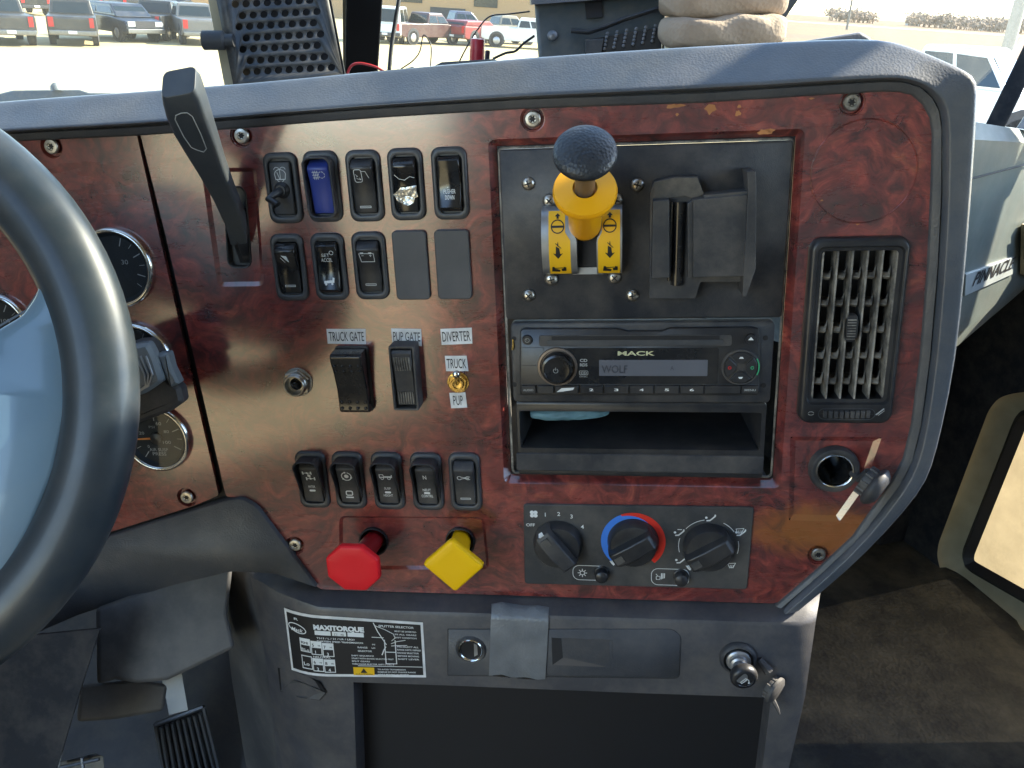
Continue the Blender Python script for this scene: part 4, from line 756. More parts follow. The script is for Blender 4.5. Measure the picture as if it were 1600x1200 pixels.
# ================= HVAC =================
t = thing('climate_control', 'dark climate control panel with three rotary knobs and two push buttons', 'control panel', (0, -154, 0))
hp = rpoly(pp([(818, 787), (1178, 792), (1167, 920), (820, 911)], 1), 3); WH = 2.4
b = MB(); b.prism(hp, 0, WH, .7); part('faceplate', b, 'hvac', t)
HK = [(872, 848), (989, 846), (1107, 853)]; hc = [at(x_, y_, WH) for x_, y_ in HK]
def hk(c, ang, nm):
    b = MB(); b.lathe((c.x, c.y, WH), [(20.2, 0), (20.2, 1.4), (19.4, 3), (18.6, 8), (17.6, 9.6), (14, 10.0), (.01, 10.0)], n=52); k = part('rotary_knob', b, 'blk', t, ang=50)
    a_ = math.radians(ang); d_ = V((math.cos(a_), math.sin(a_), 0)); s_ = V((-d_.y, d_.x, 0)); b = MB(); rings = []
    for q, wd_, h in ((-19, 5.4, 8), (-18.2, 6, 15), (-16, 6.3, 18), (0, 6.8, 19.5), (14, 6.6, 18.5), (18.6, 6.2, 16), (20.4, 5.0, 6)):
        p = V((c.x, c.y, WH)) + d_ * q; rings.append([p - s_ * wd_ * 1.15 + V((0, 0, 1)), p - s_ * wd_ + V((0, 0, h * .95)), p - s_ * (wd_ - 1) + V((0, 0, h)), p + s_ * (wd_ - 1) + V((0, 0, h)), p + s_ * wd_ + V((0, 0, h * .95)), p + s_ * wd_ * 1.15 + V((0, 0, 1))])
    b.loft(rings); gpt = part('grip', b, 'blkm' if nm == 0 else 'blk', k, bev=.7)
    b = MB(); p = V((c.x, c.y, WH + 18.6)) + d_ * 12; Q = [p - d_ * 3 - s_ * 3, p + d_ * 4 - s_ * 3, p + d_ * 4 + s_ * 3, p - d_ * 3 + s_ * 3]
    b.prism([(q.x, q.y) for q in Q], WH + 18.4, WH + 19.6); part('pointer_window', b, 'scuff', k)
    b = MB(); p = V((c.x, c.y, 0)) + d_ * 18.6; b.loft([[tuple(p - s_ * 2 - d_ * .5 + V((0, 0, WH + 16.8))), tuple(p + s_ * 2 - d_ * .5 + V((0, 0, WH + 16.8))), tuple(p + s_ * 1.2 + d_ * 1.2 + V((0, 0, WH + 14.6))), tuple(p - s_ * 1.2 + d_ * 1.2 + V((0, 0, WH + 14.6)))], [tuple(p - s_ * 2.4 + d_ * .8 + V((0, 0, WH + 17.4))), tuple(p + s_ * 2.4 + d_ * .8 + V((0, 0, WH + 17.4))), tuple(p + s_ * 1.6 + d_ * 2.4 + V((0, 0, WH + 14.6))), tuple(p - s_ * 1.6 + d_ * 2.4 + V((0, 0, WH + 14.6)))]]); part('pointer', b, 'icon', k)
hk(hc[0], 128, 0); hk(hc[1], 212, 1); hk(hc[2], 212, 2)
def band(b, c, r0, r1, a0, a1, w_):
    p = arc(c.x, c.y, (r0 + r1) / 2, a0, a1, 30)
    b.add([(c.x + r * math.cos(math.radians(a0 + (a1 - a0) * i / 30)), c.y + r * math.sin(math.radians(a0 + (a1 - a0) * i / 30)), w_) for i in range(31) for r in (r0, r1)], [(2 * i, 2 * i + 1, 2 * i + 3, 2 * i + 2) for i in range(30)])
b = MB()
n_ = 30
def band2(b, c, f0, f1, a0, a1, w_):
    vs = []
    for i in range(n_ + 1):
        k = i / n_; a_ = math.radians(a0 + (a1 - a0) * k)
        for r in (f0(k), f1(k)): vs.append((c.x + r * math.cos(a_), c.y + r * math.sin(a_), w_))
    b.add(vs, [(2 * i, 2 * i + 1, 2 * i + 3, 2 * i + 2) for i in range(n_)])
band2(b, hc[1], lambda k: 20.5, lambda k: 21.2 + 4.4 * min(1, k / .35), 55, 228, WH + .12); part('marking', b, 'coolblue', t)
b = MB(); band2(b, hc[1], lambda k: 20.6, lambda k: 20.8 + 5.4 * min(1, k / .4) if k > .28 else 20.8 + 5.4 * k / .4, 112, -48, WH + .2)
vs = b.v; b = MB(); band2(b, hc[1], lambda k: 20.6 + 3.6 * max(0, 1 - k / .35), lambda k: 25.8, 112, -48, WH + .16); part('marking', b, 'heatred', t)
b = MB(); wl = WH + .2
for s, q in (('1', (852, 804)), ('2', (873, 803)), ('3', (893, 807)), ('4', (910, 823))): c = at(*q, WH); b.text(s, c.x, c.y - 1.6, 3.4, None, wl, .015)
c = at(829, 820, WH); b.text('OFF', c.x, c.y - 1.3, 2.6, 7, wl, .01)
part('lettering', b, 'icon', t)
b = MB(); c = at(834, 803, WH)
for k in range(4): a_ = math.radians(45 + 90 * k); b.disc(c.x + 2 * math.cos(a_), c.y + 2 * math.sin(a_), 1.7, wl, 12)
def man(q, foot=1, up=1):
    c = at(*q, WH); b.disc(c.x - 3.2, c.y + 1.2, 1.0, wl, 10); b.stroke([(c.x - 2.6, c.y - 1.4), (c.x - .4, c.y - 1.2), (c.x + 1.4, c.y + .4), (c.x + 3.6, c.y + 2.6)], 1.1, wl); b.disc(c.x + 3.6, c.y + 3.4, .7, wl, 8)
man((1110, 811)); man((1061, 834)); man((1063, 877)); man((1157, 834)); c = at(1061, 829, WH); b.stroke([(c.x - 1, c.y + 1), (c.x + 2, c.y + 1)], .6, wl)
def dfr(q): c = at(*q, WH); b.stroke([(c.x - 3, c.y + 1.4), (c.x + 3, c.y + 2), (c.x + 1.4, c.y - 2), (c.x - 1.6, c.y - 2), (c.x - 3, c.y + 1.4)], .45, wl); [b.stroke([(c.x + i, c.y - 2.6), (c.x + i + .3, c.y)], .4, wl) for i in (-1.2, 0, 1.2)]
dfr((1143, 883)); dfr((1156, 829))
for a0, a1 in ((100, 140), (35, 62), (165, 195), (-15, 12)): b.stroke(arc(hc[2].x, hc[2].y, 23.4, a0, a1), .5, wl)
for q0_, q1_ in (((895, 883), (948, 907)), ((1018, 888), (1074, 915))):
    a_, c_ = at(*q0_, WH), at(*q1_, WH); b.stroke(rr(a_.x, c_.x + 1, c_.y, a_.y, 5.4, 6), .5, wl, True)
c = at(910, 895, WH); b.stroke(arc(c.x, c.y, 1.8, 0, 360, 10), .6, wl)
for k in range(8): a_ = k * math.pi / 4; b.stroke([(c.x + 2.2 * math.cos(a_), c.y + 2.2 * math.sin(a_)), (c.x + 3.6 * math.cos(a_), c.y + 3.6 * math.sin(a_))], .7, wl)
c = at(1032, 901, WH); b.stroke(rr(c.x - 3.4, c.x - .4, c.y - 2.6, c.y + .4, .4, 2), .5, wl, True)
for i in range(3): b.stroke([(c.x + .6 + i * 1.2, c.y - 2 + i * .5), (c.x + .8 + i * 1.2, c.y + 3)], .8, wl)
b.stroke([(c.x - 3.6, c.y + 2.4), (c.x - 2.4, c.y + 1)], .5, wl); part('symbol', b, 'icon', t)
for q in ((940, 898), (1064, 903)):
    c = at(*q, WH + 3); b = MB(); b.lathe((c.x, c.y, WH), [(6.6, 0), (6.2, 1), (5.4, 1.2), (5.4, 7.4), (4.8, 8.3), (.01, 8.6)], n=28); part('push_button', b, 'blk', t, ang=60)

# ================= VENT =================
t = thing('air_vent', 'tall black air vent with dusty louvres and a ridged thumbwheel below', 'vent', (149, 24, 0))
vo, vi = vent_o, inset(vent_i, 0)
vo = rr(115.5, 182.5, -44, 93.5, 9, 6); vi = rr(124, 175, -25, 84, 3, 6)
b = MB(); m1 = rr(119, 179, -40, 90, 7, 6); m2 = rr(121.5, 177.5, -27.5, 86.5, 5, 6)
b.loft([[(x, y, z) for x, y in q] for q, z in ((vo, 0), (vo, 3), (inset(vo, 1.2), 6.5), (inset(vo, 3), 7.6), (rr(120.5, 178.5, -28.5, 87.5, 5, 6), 7.2), (m2, 4.4), (vi, 4.0), (vi, -28))], cap=True, cap0=False); part('vent_frame', b, 'blk', t, ang=45)
for i in range(6):
    u = 124.6 + i * 9.95; b = MB(); b.loft([[(u - .1, v, 3.6), (u + 1.2, v, 3.6), (u + 1.5, v, -14), (u + .1, v, -14)] for v in (-25.5, 84.5)]); part('louvre', b, 'dusty', t, bev=.25)
random.seed(5)
for j in range(5):
    v = 66 - j * 19.6; b = MB()
    for i in range(5):
        u = 125.8 + i * 9.95; b.loft([[(u, v - 3, -3), (u, v - .8, 1.4), (u, v + 1.8, -3)], [(u + 5.4, v - 3.6, -2), (u + 5.4, v - 1.2, 2.2), (u + 5.4, v + 1.2, -3)], [(u + 8.8, v + 3.2, -9), (u + 8.8, v + 5.2, -8), (u + 8.8, v + 5.6, -9)]])
    b.box(124, 175, v - 3, v - 1.6, -24, -10); part('vane', b, 'dusty', t)
b = MB(); c = at(1331, 514, 6); b.loft([[(c.x - wq, c.y + v, 1), (c.x - wq, c.y + v, h), (c.x + wq, c.y + v, h), (c.x + wq, c.y + v, 1)] for v, wq, h in ((-10.5, 1.5, 3), (-9.5, 3, 5.6), (-5, 4, 7), (5, 4, 7), (9.5, 3, 5.6), (10.5, 1.5, 3))]); th = part('slider', b, 'blk', t, bev=.5)
b = MB()
for i in range(8): b.box(c.x - 3.4, c.x + 2.4, c.y - 7.4 + i * 2, c.y - 6.8 + i * 2, 6.8, 7.7)
part('ribs', b, 'dusty', th)
q0, q1 = at(1279, 638, 7.5), at(1366, 655, 7.5)
b = MB(); b.prism(rr(q0.x, q1.x, q1.y, q0.y, 4.2, 5), 6.8, 7.9); part('wheel_slot', b, 'deep', t)
b = MB(); b.stroke(rr(q0.x, q1.x, q1.y, q0.y, 4.2, 5), .6, 8.1, True); part('marking', b, 'bezel', t)
b = MB(); L_ = q1.x - q0.x - 6
for i in range(9):
    k = (i + .5) / 9; u = q0.x + 3 + L_ * k; h = 3.6 * math.sin(math.pi * (k * .8 + .1)); b.prism(rr(u - 1.5, u + 1.4, q1.y + 1.3, q0.y - 1.3, .5, 2), 7, 8.2 + h * .6, .4)
part('thumbwheel', b, 'blkm', t)
b = MB(); c = at(1267, 646, 7.8); b.stroke(arc(c.x, c.y, 2, 20, 160, 8, 1.3), .4, 7.85); b.stroke(arc(c.x, c.y, 2, 200, 340, 8, 1.3), .4, 7.85); c = at(1375, 643, 7.8); b.stroke([(c.x - 2.4, c.y - 2.4), (c.x + 2.4, c.y + 2)], 1.0, 7.85); b.stroke([(c.x - 1, c.y - 3), (c.x + 3, c.y + .6)], .4, 7.85); part('symbol', b, 'icong', t)

# ================= POWER SOCKETS =================
t = thing('power_socket', 'round black power socket with chrome inner ring on the burl panel', 'socket', (psk.x, psk.y, 0))
def sock(t, c, w0, ro, ri, h, mo='blkm', mi='chrome'):
    b = MB(); b.loft([[(c.x + r_ * math.cos(i * math.pi / 20), c.y + r_ * math.sin(i * math.pi / 20), w0 + z) for i in range(40)] for r_, z in ((ro, 0), (ro, h * .5), (ro - 1.4, h), (ri + 2.2, h + .4), (ri + .8, h - .2))], cap=False); part('outer_ring', b, mo, t, ang=50)
    b = MB(); b.loft([[(c.x + r_ * math.cos(i * math.pi / 20), c.y + r_ * math.sin(i * math.pi / 20), w0 + z) for i in range(40)] for r_, z in ((ri + 1, h - .2), (ri + .3, h + .8), (ri - .5, h + .4), (ri - .8, h - 2))], cap=False); part('metal_ring', b, mi, t, ang=60)
    b = MB(); b.loft([[(c.x + r_ * math.cos(i * math.pi / 20), c.y + r_ * math.sin(i * math.pi / 20), w0 + z) for i in range(40)] for r_, z in ((ri - .6, h - .6), (ri - .9, -32 if w0 < 5 else -22), (.4, -32 if w0 < 5 else -22))], cap=True, cap0=False); part('socket_well', b, 'gloss' if w0 < 5 else 'zinc', t)
sock(t, V((psk.x, psk.y, 0)), -2.2, 18.8, 13, 6)
b = MB(); q = at(1340, 745, 4); q2 = at(1357, 737, 16); b.tube([(q.x - 3, q.y + 2, 1), (q.x, q.y, 8), (q2.x, q2.y, 16)], [3.2, 3, 3], 8)
ax = V((.75, -.42, .5)).normalized(); c = at(1362, 757, 18); b2 = MB(); b2.lathe(c - ax * 7, [(10.5, 0), (11, 1), (11, 6), (13.2, 6.4), (15.2, 8.5), (15.4, 10.5), (12.5, 14), (9, 15.8), (.01, 16)], ax, 22); 
part('cap_strap', b, 'blkm', t); cp = part('rubber_cap', b2, 'blkm', t, ang=50)
b = MB(); s1 = ax.orthogonal().normalized(); s2 = ax.cross(s1)
for i in range(11):
    a_ = i * 2 * math.pi / 11; d_ = s1 * math.cos(a_) + s2 * math.sin(a_); p = c - ax * 7 + d_ * 10.8; b.tube([p, p + ax * 6], 1.1, 6)
part('ribs', b, 'scuff', cp)
# ================= CENTRE CONSOLE =================
US = at(505, 1000, 18).x; UE = at(1240, 1000, 18).x
def fw(u):
    if u < US: return 18 - .0065 * (US - u) ** 2
    if u > UE: return 18 - .03 * (u - UE) ** 2
    return 18.0
def onf(px, py):
    w_ = 18.0
    for _ in range(12): q = at(px, py, w_); w_ = .5 * w_ + .5 * max(-70, fw(q.x))
    return at(px, py, w_)
con = thing('centre_console', 'grey moulded console standing below the burl panel with dark recess', 'console', (0, -260, 0))
top = [(388, 890), (410, 895), (432, 903), (470, 914), (497, 925), (620, 930), (820, 937), (1000, 943), (1215, 948), (1262, 938), (1282, 926)]
rid = [(392, 903), (410, 912), (432, 927), (470, 942), (497, 951), (620, 957), (820, 963), (1000, 969), (1190, 975), (1250, 975), (1275, 968)]
mid = [(418, 1050), (430, 1054), (450, 1058), (480, 1062), (552, 1066), (700, 1071), (820, 1076), (1000, 1083), (1205, 1090), (1240, 1090), (1258, 1088)]
bot = [(445, 1290), (458, 1290), (475, 1290), (500, 1290), (560, 1290), (700, 1290), (820, 1290), (1000, 1290), (1180, 1290), (1200, 1290), (1212, 1290)]
b = MB(); T0 = [V(tuple(at(*q, max(-60, fw(at(*q, 0).x) - 16))[:])) for q in top]; T1 = [onf(*q) for q in rid]; T2 = [onf(*q) for q in mid]; T3 = [onf(*q) for q in bot]
back = [p + V((0, 12, -70)) for p in T0]
le = [p.lerp(q, .9) for p, q in zip(T0, T1)]; l2 = [q + (r_ - q) * .04 for q, r_ in zip(T1, T2)]
b.loft([back, T0, le, l2, T2], cap=False, closed=False)
b.loft([T2[:5], T3[:5]], cap=False, closed=False); b.loft([T2[8:], T3[8:]], cap=False, closed=False)
dn = V((0, -1.5, -26)); R2 = [p + dn for p in T2[4:9]]
b.loft([T2[4:9], R2], cap=False, closed=False); b.loft([[T2[4], T3[4]], [T2[4] + dn, T3[4] + dn]], cap=False, closed=False); b.loft([[T2[8], T3[8]], [T2[8] + dn, T3[8] + dn]], cap=False, closed=False)
# side walls running forward
for k, s in ((0, -1), (-1, 1)):
    col = [T0[k], le[k], l2[k], T2[k], T3[k]]; b.loft([col, [p + V((s * -6, 0, -160)) for p in col], [p + V((s * -20, 0, -420)) for p in col]], cap=False, closed=False)
part('console_body', b, 'cons', con, ang=35)
b = MB(); b.loft([[p + V((0, 0, .6)) for p in R2], [p + dn + V((0, 0, .6)) for p in T3[4:9]]], cap=False, closed=False); part('recess_shade_sheet', b, 'deep', con)  # near-black sheet puts the shade under the console edge into the colour
b = MB(); q = pp([(700, 983), (1052, 983), (1064, 995), (1061, 1060), (700, 1055)], 18.0); q = rpoly(q, [1, 5, 3, 5, 1]); b.prism(q, 17, 18.7, .5); part('fuse_cover', b, 'frame', con, ang=50)
b = MB(); b.stroke(q, .8, 18.12, True); part('cover_gap', b, 'deep', con)
P4 = pp([(862, 996), (959, 995), (958, 1044), (860, 1038)], 18.72); b = MB(); x0, y1 = P4[0]; x1, y0 = P4[2][0], P4[2][1]; y0 += .6
b.add([(x0, y1, 18.75), (x0, y0, 18.75), (x1, y0, 18.75), (x1, y1, 18.75)], [])
b.f = []; b.v = []
b.loft([[(x0, y1, 18.8), (x1, y1, 18.8), (x1, y0, 18.8), (x0, y0, 18.8)], [(x0, y1, 18.8), (x1 - 1, y1 - 1, 18.8), (x1 - 1, y0 + 1, 18.8), (x0, y0, 18.8)]], cap=False)
b.add([(x0, y0, 18.9), (x0, y1, 18.9), (x1 - 3, y1 - .5, 18.85), (x1 - 3, y0 + .5, 18.85)], [(0, 1, 2, 3)])
hd_ = MB(); hd_.add([(x0, y0, 18.95), (x0 + 9, y0 + 8, 18.95), (x0 + 8, y1 - .3, 18.95), (x0, y1, 18.95)], [(0, 1, 2, 3)]); part('finger_recess_and_shade', b, 'frame', con)
K['shade'] = mat('recess_painted_shade', (.016, .017, .020), .6); part('finger_recess_and_shade', hd_, 'shade', con)  # flat dark quad paints the shadow at the left of the finger recess
hd_ = MB(); hd_.add([(x0, y0, 18.98), (x1 - 4, y0 + .4, 18.98), (x0 + 10, y0 + 8, 18.98)], [(0, 1, 2)]); K['dustp'] = mat('dusty_recess_floor', (.11, .10, .095), .7); part('finger_recess_and_shade', hd_, 'dustp', con)
# square pocket at the curved end
b = MB(); b.poly([tuple(onf(*q)[:2]) for q in ((434, 1043), (470, 1051), (500, 1066), (510, 1082), (500, 1094), (470, 1090), (438, 1080))], lambda x, y: fw(x) + .35); part('cable_pocket', b, 'deep', con, ang=180)
b = MB(); b.poly([tuple(onf(*q)[:2]) for q in ((438, 1079), (470, 1089), (499, 1093), (509, 1082), (478, 1068), (458, 1062))], lambda x, y: fw(x) + .6); part('pocket_floor', b, 'foot', con, ang=180)

# duct tape
t_px = [[(768, 943), (784, 940), (800, 945), (822, 946), (840, 945), (858, 948)], [(768, 960), (784, 960.5), (800, 961), (822, 962), (840, 963), (857, 964)], [(767, 968), (784, 969), (800, 970), (822, 970), (840, 971), (857, 972)], [(766, 1010), (784, 1010), (800, 1011), (822, 1011), (840, 1012), (855, 1013)], [(764, 1055), (784, 1053), (800, 1058), (822, 1057), (840, 1061), (852, 1060)]]
b = MB(); rg = []
for i, row in enumerate(t_px):
    rg.append([at(*q, (8, 18.2, 19.3, 19.6, 19.4)[i] + random.uniform(-.15, .15)) for q in row])
b.loft([[p + V((0, 0, .9)) for p in r_] + [p + V((0, 0, .5)) for p in reversed(r_)] for r_ in rg]); solo('duct_tape_strip', b, 'tape', 'silver grey duct tape strip stuck over the console edge', 'tape', at(812, 1000, 19), ang=70)

# small socket beside the tape, lighter socket at the far end
c = at(736, 1014, 18); t = thing('power_socket', 'small open metal-lined power socket just before the duct tape', 'socket', c)
sock(t, V((c.x, c.y, 0)), 18, 13.2, 9.8, 2.2)
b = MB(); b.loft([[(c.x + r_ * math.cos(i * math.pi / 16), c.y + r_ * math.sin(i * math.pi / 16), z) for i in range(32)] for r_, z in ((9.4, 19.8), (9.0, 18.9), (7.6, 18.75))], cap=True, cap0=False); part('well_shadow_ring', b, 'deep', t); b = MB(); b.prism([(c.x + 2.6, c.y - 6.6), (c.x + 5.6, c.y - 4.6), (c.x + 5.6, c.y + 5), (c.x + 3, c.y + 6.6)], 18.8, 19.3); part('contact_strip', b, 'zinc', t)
c = at(1153, 1027, 18); t = thing('cigarette_lighter', 'pulled-out cigarette lighter in console socket with hanging cap', 'lighter', c)
b = MB(); b.loft([[(c.x + r_ * math.cos(i * math.pi / 20), c.y + r_ * math.sin(i * math.pi / 20), 17 + z) for i in range(40)] for r_, z in ((15, 0), (15, 3), (13.6, 6), (12, 6.4), (11.2, 5.4), (11, 0))], cap=True, cap0=False); part('outer_ring', b, 'blkm', t, ang=60)
b = MB(); b.lathe((c.x, c.y, 19), [(9.8, 0), (9.8, 4.5), (8.6, 5.6), (7, 5.7), (6.8, 9), (5.2, 10), (5, 24)], (-.02, -.02, 1), 30); part('metal_collar', b, 'zinc', t, ang=40)
kc = at(1164, 1062, 42); b = MB(); axl = (kc - V((c.x, c.y, 24))).normalized(); b.lathe(kc - axl * 9, [(6, 0), (10, 1.5), (10.8, 4), (10.8, 7), (9.4, 9.2), (7, 9.6), (6.6, 9), (.01, 8.8)], axl, 34); k = part('lighter_knob', b, 'blk', t, ang=50)
b = MB(); z_ = kc.z + 1.2; b.stroke([(kc.x - 3.4, kc.y - 1.8), (kc.x - 2.4, kc.y - 3), (kc.x + 1.4, kc.y + 1), (kc.x + .4, kc.y + 2), (kc.x - 3.4, kc.y - 1.8)], .55, z_); b.stroke([(kc.x + 1.4, kc.y + 1.6), (kc.x + 2.8, kc.y + .4), (kc.x + 3, kc.y - 1.6)], .45, z_); b.disc(kc.x + 3, kc.y - 2, .8, z_, 8); part('symbol', b, 'icon', k)
b = MB(); p1, p2, p3 = at(1186, 1030, 20), at(1202, 1050, 24), at(1212, 1075, 26)
b.tube([p1, p2.lerp(p1, .3), p2], [3, 3.6, 4], 8); part('cap_strap', b, 'blkm', t)
ax = V((.7, -.25, .55)).normalized(); c2 = at(1208, 1076, 24); b = MB(); b.lathe(c2 - ax * 4, [(9, 0), (9.6, 1), (9.6, 4), (11.8, 4.6), (11.8, 7), (9, 9), (.01, 9.2)], ax, 20); cp = part('rubber_cap', b, 'blkm', t, ang=50)
b = MB(); s1 = ax.orthogonal().normalized(); s2 = ax.cross(s1)
for i in range(9):
    a_ = i * 2 * math.pi / 9; d_ = s1 * math.cos(a_) + s2 * math.sin(a_); p = c2 - ax * 4 + d_ * 9.4; b.tube([p, p + ax * 4], 1.0, 6)
b.tube([c2 + V((0, -9, 3)), c2 + V((3, -14, 6)), c2 + V((5, -19, 7))], [2, 1.6, .8], 6); part('ribs', b, 'blkm', cp)

# shift pattern plate
PL = [onf(*q) for q in ((444, 949), (661, 972), (666, 1058), (456, 1046))]
sx0, sx1 = (PL[0].x + PL[3].x) / 2, (PL[1].x + PL[2].x) / 2
def pm(s, t_):
    a_ = V((PL[0].x, PL[0].y)).lerp(V((PL[1].x, PL[1].y)), s); c_ = V((PL[3].x, PL[3].y)).lerp(V((PL[2].x, PL[2].y)), s); return a_.lerp(c_, t_)
t = thing('shift_pattern_plate', 'black and white MAXITORQUE shift pattern plate stuck on the curved console corner', 'plate', PL[0])
def shp(name, m, polys, off, parent, thick=False):
    b = MB()
    for P_ in polys:
        # resample columns so that the sheet follows the curve
        if len(P_) == 4 and not isinstance(P_[0], V):
            (s0, t0), (s1, t1), (s2, t2), (s3, t3) = P_; N_ = 14; r0, r1 = [], []
            for i in range(N_ + 1):
                k = i / N_; q0 = pm(s0 + (s1 - s0) * k, t0 + (t1 - t0) * k); q1 = pm(s3 + (s2 - s3) * k, t3 + (t2 - t3) * k); r0.append((q0.x, q0.y, fw(q0.x) + off)); r1.append((q1.x, q1.y, fw(q1.x) + off))
            b.loft([r1, r0], cap=False, closed=False)
        else: b.poly([tuple(pm(*q)) for q in P_], lambda x, y: fw(x) + off)
    return part(name, b, m, parent, ang=180)
def Rq(s0, t0, s1, t1): return [(s0, t0), (s1, t0), (s1, t1), (s0, t1)]
base = shp('plate_border', 'white', [Rq(0, 0, 1, 1)], .5, t); shp('plate_field', 'ink', [Rq(.018, .045, .982, .955)], .65, t)
shp('marking', 'icon', [Rq(.23, .245, .345, .315), Rq(.355, .245, .455, .315), Rq(.465, .245, .58, .315)] + [Rq(s, t0, s + .082, t0 + .11) for s, t0 in ((.105, .40), (.19, .42), (.275, .44), (.19, .70), (.275, .71))] + [Rq(.635, .30, .72, .31), Rq(.72, .545, .80, .56), Rq(.72, .34, .727, .76), Rq(.795, .34, .802, .76), Rq(.72, .75, .802, .763), Rq(.52, .80, .98, .81)], .8, t)
def bx(s0, t0, s1, t1, th=.006): return [Rq(s0, t0, s1, t0 + th * 2.4), Rq(s0, t1 - th * 2.4, s1, t1), Rq(s0, t0, s0 + th, t1), Rq(s1 - th, t0, s1, t1)]
shp('marking', 'icon', bx(.105, .40, .187, .62) + bx(.19, .42, .272, .645) + bx(.275, .44, .357, .665) + bx(.105, .68, .187, .90) + bx(.19, .70, .272, .92) + bx(.275, .71, .357, .93), .82, t)
shp('warning_patch', 'sticker', [Rq(.485, .83, .635, .965)], .85, t)
def pt(b, st, s, t_, h, w_=None, sk=0, al='L', off=.95, bold=.02):
    q = pm(s, t_); d_ = pm(min(1, s + .1), t_) - pm(s, t_); b.text(st, q.x, q.y, h, w_, lambda x, y: fw(x) + off, bold, al, rot=math.atan2(d_.y, d_.x), sk=sk)
PW = (PL[1] - PL[0]).length
b = MB(); pt(b, 'MAXITORQUE', .225, .225, 4.6, PW * .36, bold=.06); pt(b, 'T313 / L / 21 / LR / LR21', .24, .375, 1.6, PW * .27); pt(b, 'THIRTEEN SPEED TRANSMISSION', .24, .425, 1.6, PW * .33)
pt(b, 'SPLITTER SELECTOR', .69, .12, 2.0, PW * .245)
for i, s_ in enumerate(('MUST BE DIVERTED', 'IN ALL GEARS', 'SHIFT CONDITION')): pt(b, s_, .80, .19 + i * .055, 1.4, PW * .15)
for i, s_ in enumerate(('PRE-SELECT ALL', 'RANGE SHIFTS. DEPRESS', 'RANGE SELECTOR', 'BEFORE MOVING', 'SHIFT LEVER')): pt(b, s_, .81, .46 + i * .055, 1.5, PW * (.15 if i != 1 else .165))
pt(b, 'RANGE', .53, .50, 1.6, PW * .07); pt(b, 'SELECTOR', .53, .56, 1.6, PW * .10); pt(b, 'HI', .635, .44, 1.4, PW * .02); pt(b, 'LO', .63, .50, 1.4, PW * .025)
for i, (s_, w_) in enumerate((('SHIFT SEQUENCE', .16), ('START WITH RANGE SELECTOR FIRST', .30), ('SPLIT GEARS', .13), ('THEN RANGE SELECTOR, SHIFT 5 THRU 8', .30))): pt(b, s_, .48, .64 + i * .048, 1.35, PW * w_)
for i, (s_, w_) in enumerate((('TO AVOID TRANSMISSION', .20), ('DAMAGE DO NOT CHANGE RANGE', .27), ('WHILE MOVING IN REVERSE', .22))): pt(b, s_, .66, .87 + i * .045, 1.3, PW * w_)
pt(b, 'NEUTRAL', .20, .69, 1.7, PW * .13); pt(b, 'Lo', .12, .84, 3.4, PW * .045); pt(b, 'RLo', .115, .60, 2.6, PW * .06)
for s_, q in (('1', (.22, .62)), ('3', (.305, .645)), ('2', (.22, .90)), ('4', (.305, .91))): pt(b, s_, q[0], q[1], 3.0)
pt(b, 'ES', .375, .305, 2.0, PW * .06, off=1.2); part('lettering', b, 'icon', t, ang=180)
b = MB(); pt(b, 'RHi', .115, .49, 2.6, PW * .055)
for s_, q in (('5', (.20, .51)), ('7', (.285, .53)), ('6', (.20, .79)), ('8', (.285, .80))): pt(b, s_, q[0], q[1], 3.0); pt(b, 'HI', q[0] + .045, q[1] - .01, 1.5)
pt(b, 'E  S', .372, .308, 2.1, PW * .066, off=1.0, bold=.05)
q = pm(.56, .90); b.poly([tuple(pm(.535, .925)), tuple(pm(.585, .925)), tuple(pm(.56, .845))], lambda x, y: fw(x) + 1.0); pt(b, 'CAUTION', .50, .955, 1.0, PW * .12); part('lettering', b, 'ink', t, ang=180)
b = MB(); q = pm(.095, .26); b.stroke([(q.x + 8.4 * math.cos(a_), q.y + 4.3 * math.sin(a_) - 1.6 * math.cos(a_)) for a_ in [2 * math.pi * i / 24 for i in range(24)]], .9, lambda x, y: fw(x) + .95, True)
pt(b, 'Mack', .045, .31, 3.4, 11.5, sk=.3, off=1.0); pt(b, 'R', .078, .13, 2.2, 4.2)
q = pm(.66, .2); b.stroke([tuple(pm(*z)) for z in ((.655, .06), (.68, .2), (.72, .36), (.735, .42))], .8, lambda x, y: fw(x) + .95); b.stroke([tuple(pm(*z)) for z in ((.66, .1), (.73, .16), (.79, .23), (.80, .3), (.775, .35))], .6, lambda x, y: fw(x) + .95)
b.stroke([tuple(pm(*z)) for z in ((.70, .6), (.715, .52), (.73, .46))], 1.0, lambda x, y: fw(x) + .95); b.stroke([tuple(pm(*z)) for z in ((.77, .4), (.81, .36), (.87, .33))], .6, lambda x, y: fw(x) + .95); b.stroke([tuple(pm(*z)) for z in ((.77, .44), (.81, .43), (.88, .42))], .6, lambda x, y: fw(x) + .95)
part('symbol', b, 'icon', t, ang=180)
FLATTEN = 0
